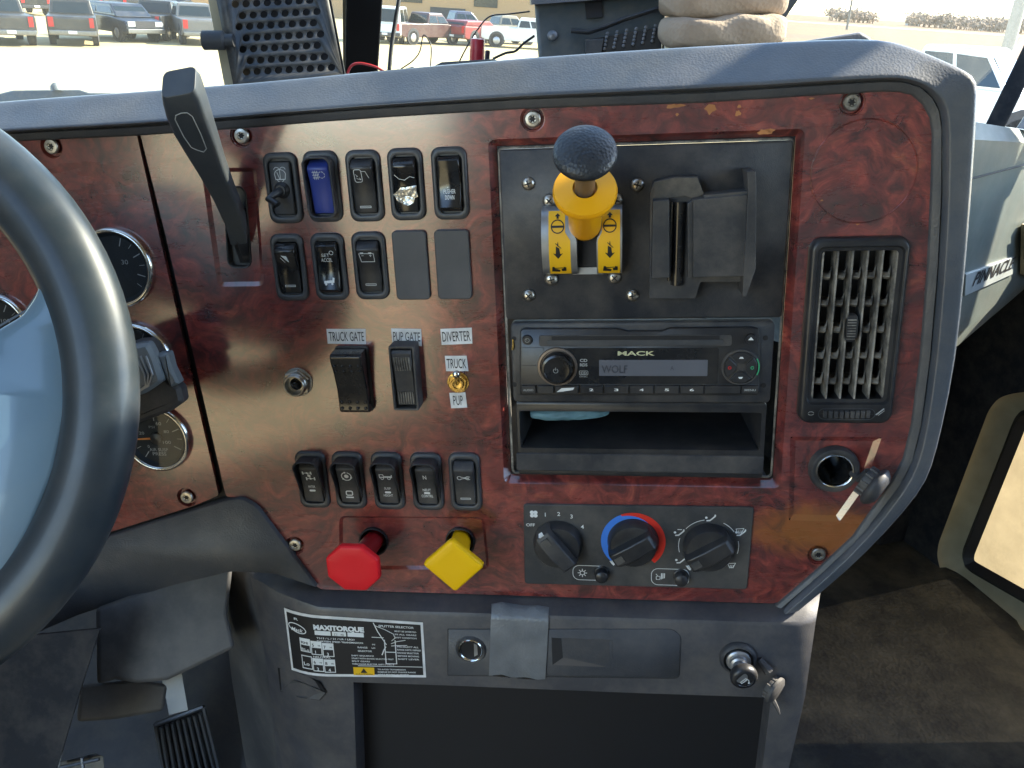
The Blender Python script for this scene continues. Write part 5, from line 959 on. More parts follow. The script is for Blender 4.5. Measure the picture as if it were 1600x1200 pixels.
# ================= STEERING WHEEL (world frame) =================
kd = .48 / F; WC = CAM + C2W @ (V((-1100, -20, -F)) * kd); cr = C2W
R_ = (458) * kd; rm = 58 * kd
t = thing('steering_wheel', 'large dark glossy steering wheel nearest the camera, partly outside the picture', 'steering wheel', WC, world=True, R=C2W)
b = MB(); rings = []
for i in range(96):
    a_ = 2 * math.pi * i / 96; ring = []
    for j in range(20):
        p_ = 2 * math.pi * j / 20; rad = R_ + rm * 1.0 * math.cos(p_); ring.append((rad * math.cos(a_), rad * math.sin(a_), rm * .8 * math.sin(p_)))
    rings.append(ring)
rings.append(rings[0]); b.loft(rings, cap=False); part('rim', b, 'wheel', t, ang=180)
def wp(x_, y_): return ((x_ + 300) * kd, (620 - y_) * kd)
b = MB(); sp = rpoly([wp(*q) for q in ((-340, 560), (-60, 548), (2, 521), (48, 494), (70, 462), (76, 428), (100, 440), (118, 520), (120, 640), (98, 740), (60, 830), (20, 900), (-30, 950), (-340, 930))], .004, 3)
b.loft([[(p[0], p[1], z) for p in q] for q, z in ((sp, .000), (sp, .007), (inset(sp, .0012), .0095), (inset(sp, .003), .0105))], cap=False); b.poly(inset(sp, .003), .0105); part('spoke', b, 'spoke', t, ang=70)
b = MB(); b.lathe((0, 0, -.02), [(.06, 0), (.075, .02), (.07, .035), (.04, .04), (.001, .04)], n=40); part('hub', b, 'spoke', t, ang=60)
b = MB(); b.stroke([wp(*q) for q in ((-60, 541), (2, 514), (50, 486), (72, 452), (74, 425))], .0012, .0055); part('seam', b, 'wheel', t)
# column stalk: behind the rim
t = thing('column_stalk', 'blue-grey ribbed column stalk switch poking out behind the steering wheel', 'stalk', at(240, 600, 40))
b = MB(); b.prism(rpoly(pp([(140, 560), (206, 537), (226, 536), (236, 545), (258, 600), (275, 610), (280, 634), (260, 648), (205, 668), (130, 690)], 50), 3), 34, 45, 3); part('stalk_body', b, 'blkm', t, bev=1)
K['stk'] = mat('worn_stalk_plastic', (.16, .19, .21), .35, rvar=.08, dust=.2)
b = MB(); b.prism(rpoly(pp([(140, 560), (206, 541), (228, 537), (239, 558), (252, 598), (226, 616), (190, 628), (130, 640)], 54), 3), 44, 53, 2.5); part('stalk_cap', b, 'stk', t, bev=.8)
b = MB(); b.prism(rpoly(pp([(244, 553), (262, 552), (268, 575), (280, 600), (266, 606), (254, 580)], 46), 1.5), 38, 47, 2); part('stalk_tab', b, 'stk', t, bev=.5)
b = MB()
for k in range(3): b.tube([at(212 + k * 8, 556, 53), at(226 + k * 6, 585, 54), at(228 + k * 2, 603, 54), at(204, 622 - k * 2, 54)], .9, 6)
part('ribs', b, 'zinc', t)

def wpart(name, b, m, parent, **k):
    o_ = root_of(parent).matrix_world.translation; b.v = [p - o_ for p in b.v]; return part(name, b, m, parent, **k)
# ================= FOOTWELL =================
FZ = 2.4 - .92
def W3(px, py, D): return hd(px, py, D)
fd = 1.02
t = thing('footwell_cover', 'dusty scuffed steering column cover in the driver footwell', 'cover', W3(280, 990, .80), world=True)
def slab(pxs, D, th, dd=None):
    """outline at camera distances D, given thickness away from the camera"""
    n = len(pxs); Ds = D if isinstance(D, (list, tuple)) else [D] * n
    A = [W3(*q, d_) for q, d_ in zip(pxs, Ds)]; N_ = (CAM - A[0]).normalized(); B_ = [p - N_ * th for p in A]
    C_ = [p - N_ * min(.004, th * .3) for p in A]; cen = sum(A, V()) / n; A2 = [p + (cen - p) * .02 for p in A]
    b = MB(); o = [tuple(p) for p in A2]; b.loft([[tuple(p) for p in B_], [tuple(p) for p in C_], o]); return b
wpart('cover_shell', slab([(150, 950), (366, 870), (356, 960), (368, 1012), (300, 1045), (262, 1063), (215, 1068), (180, 1062), (152, 1070)], .76, .10), 'foot', t, bev=.006)
wpart('lower_shroud', slab([(125, 1070), (215, 1062), (262, 1070), (256, 1110), (180, 1124), (120, 1128)], .82, .10), 'foot', t, bev=.006)
b = slab([(-300, 1040), (60, 990), (160, 980), (128, 1080), (80, 1240), (-300, 1240)], .70, .06); wpart('column_side', b, 'door', t)
t = thing('accelerator_pedal', 'ribbed metal accelerator pedal on a flat arm in the footwell', 'pedal', W3(290, 1150, .98), world=True)
wpart('pedal_arm', slab([(250, 1045), (282, 1040), (294, 1110), (264, 1118)], .96, .012), 'steel', t)
wpart('pedal_plate', slab([(243, 1132), (318, 1104), (352, 1240), (262, 1240)], [.98, .98, 1.02, 1.02], .012), 'blk', t)
b = MB()
for i in range(8):
    k = i / 7; p0 = W3(252 + 60 * k, 1136 - 22 * k, .974); p1 = W3(268 + 76 * k, 1240, 1.012); b.tube([p0, p1], .0022, 6)
for q0_, q1_ in (((243, 1132), (318, 1104)), ((318, 1104), (352, 1240)), ((243, 1132), (262, 1240))): b.tube([W3(*q0_, .976), W3(*q1_, .976 if q1_[1] < 1200 else 1.014)], .0028, 6)
wpart('ribs', b, 'steel', t)
t = thing('brake_pedal', 'brake pedal on a long worn steel arm beside the column', 'pedal', W3(120, 1150, .9), world=True)
b = MB(); pts = [(142, 992), (136, 1020), (118, 1080), (100, 1140), (86, 1200)]
b.loft([[tuple(W3(x_ + dx, y_, D)) for dx, D in ((-7, .84), (7, .84), (7, .865), (-7, .865))] for x_, y_ in pts]); wpart('pedal_arm', b, 'steel', t, bev=.001)
wpart('pedal_pad', slab([(88, 1192), (150, 1176), (162, 1182), (166, 1240), (80, 1240)], .88, .02), 'blk', t)
b = MB(); b.tube([W3(95, 1199, .872), W3(155, 1186, .872)], .0018, 6); b.tube([W3(128, 1184, .872), W3(130, 1200, .872)], .0018, 6); wpart('ribs', b, 'steel', t)

# ================= CAB SHELL =================
xl, xr, yb = -.78, 1.26, -1.05; top_z = 2.4 + .72
b = MB(); b.add([(xl - .1, yb, FZ), (xr + .06, yb, FZ), (xr + .06, 1.5, FZ), (xl - .1, 1.5, FZ)], [(0, 1, 2, 3)]); b.add([(xl - .1, yb, FZ - .05), (xr + .06, yb, FZ - .05), (xr + .06, 1.5, FZ - .05), (xl - .1, 1.5, FZ - .05)], [(3, 2, 1, 0)]); fl_ = solo('floor', b, 'mat', '', '', (0, 0, FZ), world=True, kind='structure')
def wbox(b, x0, x1, y0, y1, z0, z1): return b.add([(x0, y0, z0), (x1, y0, z0), (x1, y1, z0), (x0, y1, z0), (x0, y0, z1), (x1, y0, z1), (x1, y1, z1), (x0, y1, z1)], [(3, 2, 1, 0), (4, 5, 6, 7), (0, 1, 5, 4), (1, 2, 6, 5), (2, 3, 7, 6), (3, 0, 4, 7)])
t = thing('truck_cab', 'dark truck cab shell with windshield posts, footwell and rear wall', 'truck cab', (0, 0, FZ), world=True); ORG[t.name] = None
for o in (bpy.data.objects[n_] for n_ in ()): pass
b = MB(); wbox(b, xl - .1, xr + .1, yb - .05, yb, FZ, top_z); wpart('rear_wall', b, 'head', t)
b = MB(); wbox(b, xl - .1, xr + .1, yb - .05, .38, top_z, top_z + .05); wpart('roof', b, 'head', t)
b = MB(); wbox(b, xl - .08, xl, .20, 1.25, FZ, top_z - .2); wbox(b, xl - .08, xl, yb, -.68, FZ, top_z); wbox(b, xl - .08, xl, -.68, .20, FZ, 1.62); wpart('side_panel', b, 'door', t)
b = MB(); wbox(b, xl, xr + .05, 1.42, 1.47, FZ - .05, 2.15); wpart('firewall', b, 'foot', t)
# footwell tunnel side, lit grey
b = MB(); RL = [PM @ (p / 1000) for p in (T0[0], T1[0], T1[0].lerp(T2[0], .5), T2[0], T3[0])]; LL = [W3(*q) for q in ((352, 888, .80), (356, 915, .82), (360, 980, .85), (362, 1060, .90), (400, 1290, .98))]
b.loft([[tuple(p) for p in RL], [tuple(p.lerp(q, .5) + V((0, 0, .004))) for p, q in zip(RL, LL)], [tuple(p) for p in LL], [tuple(p + V((0, .5, 0))) for p in LL]], cap=False, closed=False); wpart('tunnel_trim', b, 'foot', t, ang=60)
b = MB(); wbox(b, 1.20, 1.26, 1.0, 1.45, FZ, 1.95); wpart('kick_panel', b, 'door', t)
b = MB(); b.loft([[W3(*q, 1.15) for q in ((40, 960), (470, 880))], [W3(*q, 1.0) for q in ((-60, 1290), (520, 1320))]], cap=False, closed=False); wpart('toe_board', b, 'toe', t)
# windshield posts
def post(name, px0, D0, px1, D1, hw, th, m):
    p, q = W3(*px0, D0), W3(*px1, D1); d_ = (q - p).normalized(); N_ = (CAM - p).normalized(); s_ = d_.cross(N_).normalized(); n2 = s_.cross(d_).normalized()
    e0, e1 = p - d_ * .25, q + d_ * .6; b = MB(); b.loft([[e + s_ * u * hw + n2 * v * th for u, v in ((-1, -1), (1, -1), (1, 1), (-1, 1))] for e in (e0, e1)]); return b
GP, GN = V((0, 1.25, 2.16)), nz((0, .96, .85)); dg = lambda px, py: (plane(px, py, GP, GN) - CAM).dot(C2W @ V((0, 0, -1))) - .03
wpart('centre_post', post('', (565, 100), dg(565, 100), (569, 0), dg(569, 0), .0195, .016, ''), 'post', t, bev=.003)
b = post('', (1562, 182), .98, (1602, 100), .97, .010, .012, ''); wpart('door_pillar', b, 'door', t, bev=.002)
K['ped'] = mat('door_edge_grey', (.28, .30, .33), .5)
b = slab([(1588, 200), (1640, 120), (1700, 120), (1700, 215)], .99, .03); wpart('door_frame_trim', b, 'ped', t)
b = slab([(535, -60), (541, -60), (541, 118), (536, 118)], [dg(535, -60) + .02, dg(541, -60) + .02, dg(541, 118) + .02, dg(536, 118) + .02], .01); wpart('post_seal', b, 'tan', t)
# windshield pane
def gp_(px, py): return W3(px, py, 1.13)
b = MB(); g4 = [(-.80, 1.12, 2.20), (1.22, 1.12, 2.20), (1.16, .40, top_z), (-.74, .40, top_z)]
# deck between pad and glass
b = MB(); wbox(b, xl, xr, 1.02, 1.40, 2.13, 2.155); wpart('dash_deck', b, 'pad', t)
b = MB(); b.add([(xl, 1.25, 2.16), (xr + .02, 1.25, 2.16), (xr - .06, .40, top_z), (xl + .06, .40, top_z)], [(0, 1, 2, 3)]); b.add([(xl, 1.256, 2.16), (xr + .02, 1.256, 2.16), (xr - .06, .406, top_z), (xl + .06, .406, top_z)], [(3, 2, 1, 0)])
wpart('windshield', b, 'gl', t, ang=20)

# ---- passenger side dash
QP = CAM + V((.92, .74, 0)); QD = V((.912, .41, 0)); QN = V((.41, -.912, 0)).normalized(); QN2 = -QN if QN.dot(CAM - QP) < 0 else QN
onq = lambda px, py, off=0: plane(px, py, QP + QN2 * off, QN2)
t = thing('passenger_dash', 'grey-green passenger side dash face with silver lettered badge', 'dashboard', QP, world=True)
b = MB(); tp = [onq(1430, 181), onq(1520, 190), onq(1600, 203), onq(1760, 225)]; bt = [onq(1400, 596), onq(1497, 540), onq(1600, 452), onq(1760, 330)]
mid1 = [p.lerp(q, .06) + QN2 * .01 for p, q in zip(tp, bt)]; mid2 = [p.lerp(q, .87) + QN2 * .012 for p, q in zip(tp, bt)]
bk = [p + V((-.1, .3, .0)) for p in tp]; b2_ = [p + V((-.1, .35, -.02)) for p in bt]
b.loft([bk, tp, mid1, mid2, bt, b2_], cap=False, closed=False); wpart('dash_face', b, 'pass', t, ang=20)
b = MB(); b.tube([onq(1490, 287, .0135), onq(1600, 258, .0135), onq(1760, 216, .0135)], .0009, 6); wpart('panel_seam', b, 'deep', t)
o4 = [onq(1505, 462, .0125), onq(1507, 428, .0125), onq(1582, 401, .0125), onq(1580, 428, .0125)]
b = MB(); b.loft([[p - QN2 * .002 for p in o4], [p + QN2 * .002 for p in o4]]); bd = part('badge', MB().add([p - QP for p in b.v], b.f), 'silver', t, bev=.0006)
ux = (o4[3] - o4[0]).normalized(); uy = (o4[1] - o4[0]); uy = (uy - ux * uy.dot(ux)).normalized(); hgt = (o4[1] - o4[0]).length; wid = (o4[3] - o4[0]).length
b = MB(); b.text('PINNACLE', 0, 0, 1, 1, 0, .02, 'L', sk=.0)
mxy = max(p.y for p in b.v); b.v = [o4[0] + ux * (wid * (.08 + .82 * p.x + .03 * p.y)) + uy * (hgt * (.28 + .46 * p.y / mxy)) + QN2 * .0026 - QP for p in b.v]; part('lettering', b, 'ink', bd, ang=180)
b = MB(); o4 = [onq(1595, 350, .014), onq(1640, 330, .014), onq(1640, 440, .014), onq(1593, 428, .014)]; b.loft([[p for p in o4], [p + QN2 * .006 for p in o4]]); wpart('side_vent', b, 'tan', t, bev=.001)
b = MB(); o4 = [onq(1601, 362, .021), onq(1640, 345, .021), onq(1640, 412, .021), onq(1599, 405, .021)]; b.loft([[p for p in o4], [p + QN2 * .001 for p in o4]]); wpart('vent_opening', b, 'deep', t)

# ---- passenger door with peep window
t = thing('passenger_door', 'black passenger door with a dusty tan-edged lower peep window', 'door', (xr, .6, FZ), world=True)
ond = lambda px, py, X=xr: hx(px, py, X)
ring_px = [(1464, 870), (1466, 850), (1545, 640), (1560, 622), (1580, 615), (1760, 595), (1900, 640), (1900, 1200), (1600, 985), (1490, 918), (1472, 900)]
P_ = [ond(*q) for q in ring_px]; yz = [(p.y, p.z) for p in P_]; yz = rpoly([(a_, c_) for a_, c_ in yz], .03, 4)
outer = [(1.06, FZ - .02), (yb, FZ - .02), (yb, 2.22), (1.00, 2.22)]
b = MB(); tmp = MB(); tmp.holes([(a_, c_) for a_, c_ in outer], [yz], 0); b.add([(xr, p.x, p.y) for p in tmp.v], tmp.f); wpart('door_panel', b, 'door', t, ang=20)
b = MB(); tmp = MB(); tmp.holes([(-.95, 2.20), (1.0, 2.20), (.42, top_z), (-.95, top_z)], [[(-.85, 2.25), (.93, 2.25), (.40, top_z - .08), (-.85, top_z - .08)]], 0); b.add([(xr - .005, p.x, p.y) for p in tmp.v], tmp.f); wpart('window_frame', b, 'door', t, ang=20)
ins = inset(yz, .028); b = MB(); b.loft([[(xr, a_, c_) for a_, c_ in yz], [(xr + .012, a_, c_) for a_, c_ in inset(yz, .002)], [(xr + .03, a_, c_) for a_, c_ in ins]], cap=False); wpart('tan_reveal', b, 'tan', t, ang=70)
in2 = inset(yz, .037); in3 = inset(yz, .05); b = MB(); b.loft([[(xr + .03, a_, c_) for a_, c_ in ins], [(xr + .022, a_, c_) for a_, c_ in in2], [(xr + .034, a_, c_) for a_, c_ in in3]], cap=False); wpart('rubber_gasket', b, 'deep', t, ang=70)
tmp = MB(); tmp.poly(inset(yz, .046), 0); b = MB(); b.add([(xr + .034, p.x, p.y) for p in tmp.v], tmp.f); wpart('dusty_pane', b, 'peep', t)
b = MB(); b.tube([ond(1400, 905) - V((.03, 0, 0)), ond(1600, 1045) - V((.03, 0, 0)), ond(1900, 1260) - V((.03, 0, 0))], .012, 8); wpart('sill_strip', b, 'mat', t)
# seats
t = thing('bucket_seat', 'dark fabric passenger seat beside the door', 'seat', (.75, -.4, FZ), world=True)
b = MB(); wbox(b, .5, 1.05, -.6, -.05, FZ + .3, FZ + .45); wpart('seat_cushion', b, 'seat', t, bev=.04)
b = MB(); wbox(b, .5, 1.05, -.75, -.6, FZ + .4, FZ + 1.1); wpart('backrest', b, 'seat', t, bev=.04)
# ================= ON TOP OF THE DASH =================
def fbox(px0, px1, py0, py1, D, th, parent, name, m, bev=.002):
    return part(name, MB().add([p - root_of(parent).matrix_world.translation for p in slab([(px0, py1), (px1, py1), (px1, py0), (px0, py0)], D, th).v], slab([(px0, py1), (px1, py1), (px1, py0), (px0, py0)], D, th).f), m, parent, bev=bev)
def wslab(name, pxs, D, th, m, parent, bev=0):
    b = slab(pxs, D, th); o_ = root_of(parent).matrix_world.translation; b.v = [p - o_ for p in b.v]; return part(name, b, m, parent, bev=bev)
# perforated speaker panel
t = thing('perforated_panel', 'tilted black perforated metal panel standing on the dash beside the centre post', 'panel', W3(430, 125, .86), world=True)
wslab('frame', [(310, -80), (338, -80), (368, 140), (352, 140)], .855, .02, 'tan', t)
quad = [(322, -80), (498, -80), (536, 118), (366, 140)]
K['perf'] = mat('black_perforated_metal', (.03, .033, .038), .45, rvar=.08, dust=.35)
D_ = .85; A = [W3(*q, D_) for q in quad]; ex = (A[2] - A[3]).normalized(); ez = (A[0] - A[3]); ez = (ez - ex * ez.dot(ex)).normalized(); en = ex.cross(ez); en = en if en.dot(CAM - A[0]) > 0 else -en
loc = lambda p: ((p - A[3]).dot(ex), (p - A[3]).dot(ez))
def onA(px, py, off=0): return plane(px, py, A[3] + en * off, en)
ol = [loc(onA(*q)) for q in quad]; hl = []; hr = .0039
for r_ in range(14):
    for c_ in range(11):
        px = 386 + 16.6 * c_ + r_ * 2.9 - 30 + (8.3 if r_ % 2 else 0); py = -24 + 17.6 * r_ - .9 * c_ - 40
        if px < 352 + (py + 60) * .13 or px > 487 + (py + 60) * .19 or py > 132 - .12 * (px - 366): continue
        u, v = loc(onA(px, py)); hl.append([(u + hr * math.cos(k * math.pi / 5), v + hr * math.sin(k * math.pi / 5)) for k in range(10)])
tmp = MB(); tmp.holes(ol, hl, 0); b = MB(); O_ = A[3] - t.matrix_world.translation; b.add([O_ + ex * p.x + ez * p.y for p in tmp.v], tmp.f); sh = part('perforated_sheet', b, 'perf', t, ang=20); md = sh.modifiers.new('thick', 'SOLIDIFY'); md.thickness = .0016
b = MB(); bo = [O_ + ex * (u * 1.0) + ez * v - en * .018 for u, v in ol]; b.loft([[p - en * .004 for p in bo], bo]); part('speaker_backing', b, 'deep', t)
b = MB(); p = W3(318, 63, .84) - t.matrix_world.translation; b.lathe(p, [(.0, 0), (.009, 0), (.009, .02), (.006, .022), (.006, .03)], C2W @ V((1, 0, 0)), 20); part('side_knob', b, 'blkm', t)
# black radio housing
t = thing('radio_housing', 'dark metal radio housing with slotted grille on the dash top', 'radio housing', W3(930, 80, .80), world=True)
K['hous'] = mat('dark_grey_housing', (.06, .075, .085), .38, rvar=.08, dust=.25)
wslab('housing_body', [(830, -60), (1040, -60), (1040, 100), (842, 100)], .80, .15, 'hous', t, .003)
wslab('top_plate', [(824, -60), (1045, -60), (1045, -8), (828, 8)], .79, .16, 'steel', t)
wslab('body_slot', [(913, 3), (941, 0), (942, 27), (916, 29)], .797, .01, 'deep', t)
wslab('grille_block', [(914, 62), (1035, 42), (1035, 100), (912, 100)], .792, .02, 'blk', t)
for i in range(6):
    x_ = 946 + i * 15; b = MB()
    for j in range(5): p = W3(x_ + j * -1.2 + 3, 52 - i * 2.4 + j * 6, .790) - t.matrix_world.translation; b.lathe(p - (C2W @ V((0, 0, 1))) * .001, [(.0015, 0), (.0015, .0014), (.001, .0016)], C2W @ V((0, 0, 1)), 8)
    part('grille_dots', b, 'steel', t)
b = MB(); p = W3(863, 56, .797) - t.matrix_world.translation; b.lathe(p, [(.0048, 0), (.0046, .002), (.003, .0035), (.0001, .004)], C2W @ V((0, 0, 1)), 18); part('bolt', b, 'steel', t)
b = MB(); b.tube([q - t.matrix_world.translation for q in (W3(893, 48, .795), W3(920, 50, .79), W3(945, 42, .79), W3(975, 30, .79), W3(1032, 12, .792))], .0022, 8); part('hinge_wire', b, 'blk', t)
wslab('mount_foot', [(914, 62), (944, 60), (940, 84), (914, 84)], .786, .02, 'blkm', t, .001)
# folded tan cloths
def cloth(pxq, D, th, seed, nm, lab):
    random.seed(seed); (x0, y0, x1, y1) = pxq; b = MB(); rings = []; N1, N2 = 26, 20
    ctr = W3((x0 + x1) / 2, (y0 + y1) / 2, D); ux_ = W3(x1, (y0 + y1) / 2 - 5, D) - W3(x0, (y0 + y1) / 2 + 3, D); L_ = ux_.length; ux_.normalize(); uz_ = V((0, 0, 1)); uz_ = (uz_ - ux_ * uz_.dot(ux_)).normalized(); uy_ = ux_.cross(uz_); hh = (W3(x0, y0, D) - W3(x0, y1, D)).length / 2
    for i in range(N1 + 1):
        k = i / N1; f_ = (1 - abs(2 * k - 1) ** 6) ** .5 if 0 < k < 1 else .02; ring = []
        for j in range(N2):
            a_ = 2 * math.pi * j / N2; ca, sa = math.cos(a_), math.sin(a_); pw = .45
            X = abs(ca) ** pw * (1 if ca > 0 else -1); Z = abs(sa) ** pw * (1 if sa > 0 else -1)
            wob = .0012 * math.sin(k * 17 + j * .9 + seed) + random.uniform(-.0006, .0006)
            ring.append(ctr + ux_ * (L_ * (k - .5)) + uy_ * (th * X * f_ * .5 + wob) + uz_ * (hh * Z * (f_ * .8 + .2 * f_ ** .3) * (1 + .06 * math.sin(k * 9 + seed)) + wob))
        rings.append(ring)
    b.loft(rings); solo(nm, b, 'cloth', lab, 'cloth', tuple(ctr), world=True, subs=1, ang=180)
cloth((1029, 24, 1222, 72), .76, .10, 2, 'folded_cloth', 'tan folded cloth bundle lying on the dash top, lower of two')
cloth((1030, -36, 1226, 27), .765, .10, 5, 'folded_cloth', 'tan folded cloth on top of the other cloth bundle')
wslab2 = solo('document_sleeve', slab([(1180, -60), (1290, -60), (1226, 30), (1222, 66), (1210, 68)], .82, .02), 'hous', 'dark flat sleeve standing behind the cloth bundles', 'sleeve', tuple(W3(1225, 20, .82)), world=True)
# cap, wires
t = thing('bottle_cap', 'red cylindrical bottle cap standing on the dash behind the pad', 'cap', W3(747, 95, .90), world=True)
b = MB(); p = W3(745, 97, .90) - t.matrix_world.translation; b.lathe(p, [(.0078, 0), (.0078, .0125), (.0075, .0128), (.0073, .022), (.0068, .0228), (.001, .0229)], (0, 0, 1), 28); part('cap_body', b, 'rcap', t)
b = MB(); b.tube([W3(761, 96, .91) - t.matrix_world.translation, W3(762, 80, .91) - t.matrix_world.translation], .0028, 10); part('black_clip', b, 'hous', t)
def wire(px, D, r, m, lab, nm='wire'):
    pts = [W3(*q, D) for q in px]; o = []
    for i in range(len(pts) - 1):
        p0, p1, p2, p3 = pts[max(i - 1, 0)], pts[i], pts[i + 1], pts[min(i + 2, len(pts) - 1)]
        for k in range(6):
            t_ = k / 6; o.append(.5 * ((2 * p1) + (p2 - p0) * t_ + (2 * p0 - 5 * p1 + 4 * p2 - p3) * t_ ** 2 + (3 * p1 - p0 - 3 * p2 + p3) * t_ ** 3))
    o.append(pts[-1]); b = MB(); b.tube(o, r, 8); solo(nm, b, m, lab, 'wire', tuple(pts[0]), world=True, ang=180)
wire([(628, -30), (620, 20), (612, 70), (608, 112)], .95, .0024, 'blk', 'thick black antenna cable hanging in front of the windshield', 'cable')
wire([(626, 108), (645, 95), (656, 80), (661, 56), (668, 60), (674, 75), (672, 108)], .95, .0007, 'blk', 'thin black wire bent into a tall hairpin loop')
wire([(716, 100), (727, 78), (745, 48), (765, 26), (795, 22), (828, 18)], .92, .0008, 'blk', 'thin black wire arching up to the dark radio housing')
wire([(770, 92), (790, 83), (805, 80), (818, 68), (835, 56)], .90, .0013, 'blk', 'short black lead rising behind the red cap')
wire([(541, 122), (548, 104), (562, 99), (585, 104), (600, 112), (612, 118)], .86, .0013, 'wred', 'red wire bent over the pad at the foot of the centre post')
b = slab([(1205, 72), (1345, 50), (1362, 60), (1362, 80), (1205, 90)], .74, .05); solo('deck_ridge', b, 'pad', 'low grey raised ridge of the dash deck behind the pad crest', 'trim', tuple(W3(1280, 70, .74)), world=True, bev=.002)
for q, lb in (([(676, 104), (690, 97), (772, 92), (786, 98), (786, 110), (676, 116)], 'flat grey deck boss under the red cap'), ([(596, 116), (645, 104), (655, 110), (655, 120), (596, 126)], 'small grey deck boss near the centre post')): solo('deck_boss', slab(q, .84, .04), 'pad', lb, 'trim', tuple(W3(*q[0], .84)), world=True)
t = thing('wiper_arm', 'blue-grey wiper arm lying outside along the bottom of the windshield', 'wiper', W3(60, 150, 1.35), world=True)
K['wip'] = mat('wiper_grey', (.09, .13, .16), .5, dust=.4)
wslab('arm', [(-80, 160), (0, 146), (20, 141), (125, 140), (140, 145), (250, 146), (250, 160), (-80, 180)], 1.35, .02, 'wip', t, .002)
b = MB(); p = W3(87, 140, 1.345) - t.matrix_world.translation; b.lathe(p, [(.008, 0), (.007, .006), (.003, .01), (.0001, .011)], (0, 0, 1), 14); part('pivot_nut', b, 'wip', t)

# ================= OUTSIDE =================
K['gnd'] = mat('pale_gravel', (.50, .39, .20), .95, col2=(.43, .335, .165), nscale=.6, dust=.25, dcol=(.45, .37, .22), dscale=8)
K['field'] = mat('dry_grass_field', (.20, .11, .045), .95, col2=(.14, .08, .04), nscale=.08)
K['road'] = mat('pale_concrete', (.45, .43, .40), .9)
K['tyre'] = mat('tyre_rubber', (.03, .03, .03), .85); K['rim'] = mat('alloy_wheel', (.4, .4, .42), .35, metal=.7)
K['cgl'] = mat('car_glass', (.012, .022, .026), .12, spec=.5); K['tl'] = mat('tail_lamp', (.5, .02, .02), .3); K['hl'] = mat('head_lamp', (.6, .6, .58), .15)
K['bump'] = mat('dark_bumper', (.04, .04, .045), .6); K['chr'] = mat('bumper_chrome', (.22, .22, .22), .35, metal=.9)
for n_, c_ in dict(c_grey=(.030, .030, .031), c_black=(.010, .011, .013), c_navy=(.010, .020, .038), c_silver=(.12, .12, .12), c_white=(.72, .72, .70), c_maroon=(.07, .025, .025), c_red=(.22, .03, .03), c_blue=(.04, .05, .10), c_tan=(.28, .24, .18)).items(): K[n_] = mat(n_[2:] + '_car_paint', c_, .4, coat=.2, dust=.22, dcol=(.25, .22, .17), dscale=1.5)
def ss(v): v = max(0, min(1, v)); return v * v * (3 - 2 * v)
def gz(x, y): return -.9 * ss((1.05 - x / max(y, 1)) / .35) * ss((y - 10) / 20)
gx = [-1500, -400, -150] + list(range(-100, 141, 5)) + [200, 500, 1500]; gy = [-1500, -300, -60, -20, 0] + list(range(5, 161, 5)) + [220, 400, 900, 2500]
b = MB(); b.add([(x_, y_, gz(x_, y_) if y_ < 160 else gz(x_, y_)) for y_ in gy for x_ in gx], [(j * len(gx) + i, j * len(gx) + i + 1, (j + 1) * len(gx) + i + 1, (j + 1) * len(gx) + i) for j in range(len(gy) - 1) for i in range(len(gx) - 1)]); solo('ground', b, 'gnd', '', '', (0, 0, 0), world=True, kind='structure')
Fd = hz(1370, 72, 0)
b = MB(); b.add([(36, 52, .02), (40, 20, .02), (400, -80, .02), (1400, 700, .02), (330, 700, .02), (60, 180, .02)], [(0, 1, 2, 3, 4, 5)]); solo('field', b, 'field', '', '', (34, 40, .02), world=True, kind='structure')
b = MB(); b.add([(40, 250, .06), (330, 120, .06), (345, 132, .06), (50, 275, .06)], [(0, 1, 2, 3)]); solo('road', b, 'road', '', '', (40, 250, .06), world=True, kind='structure')
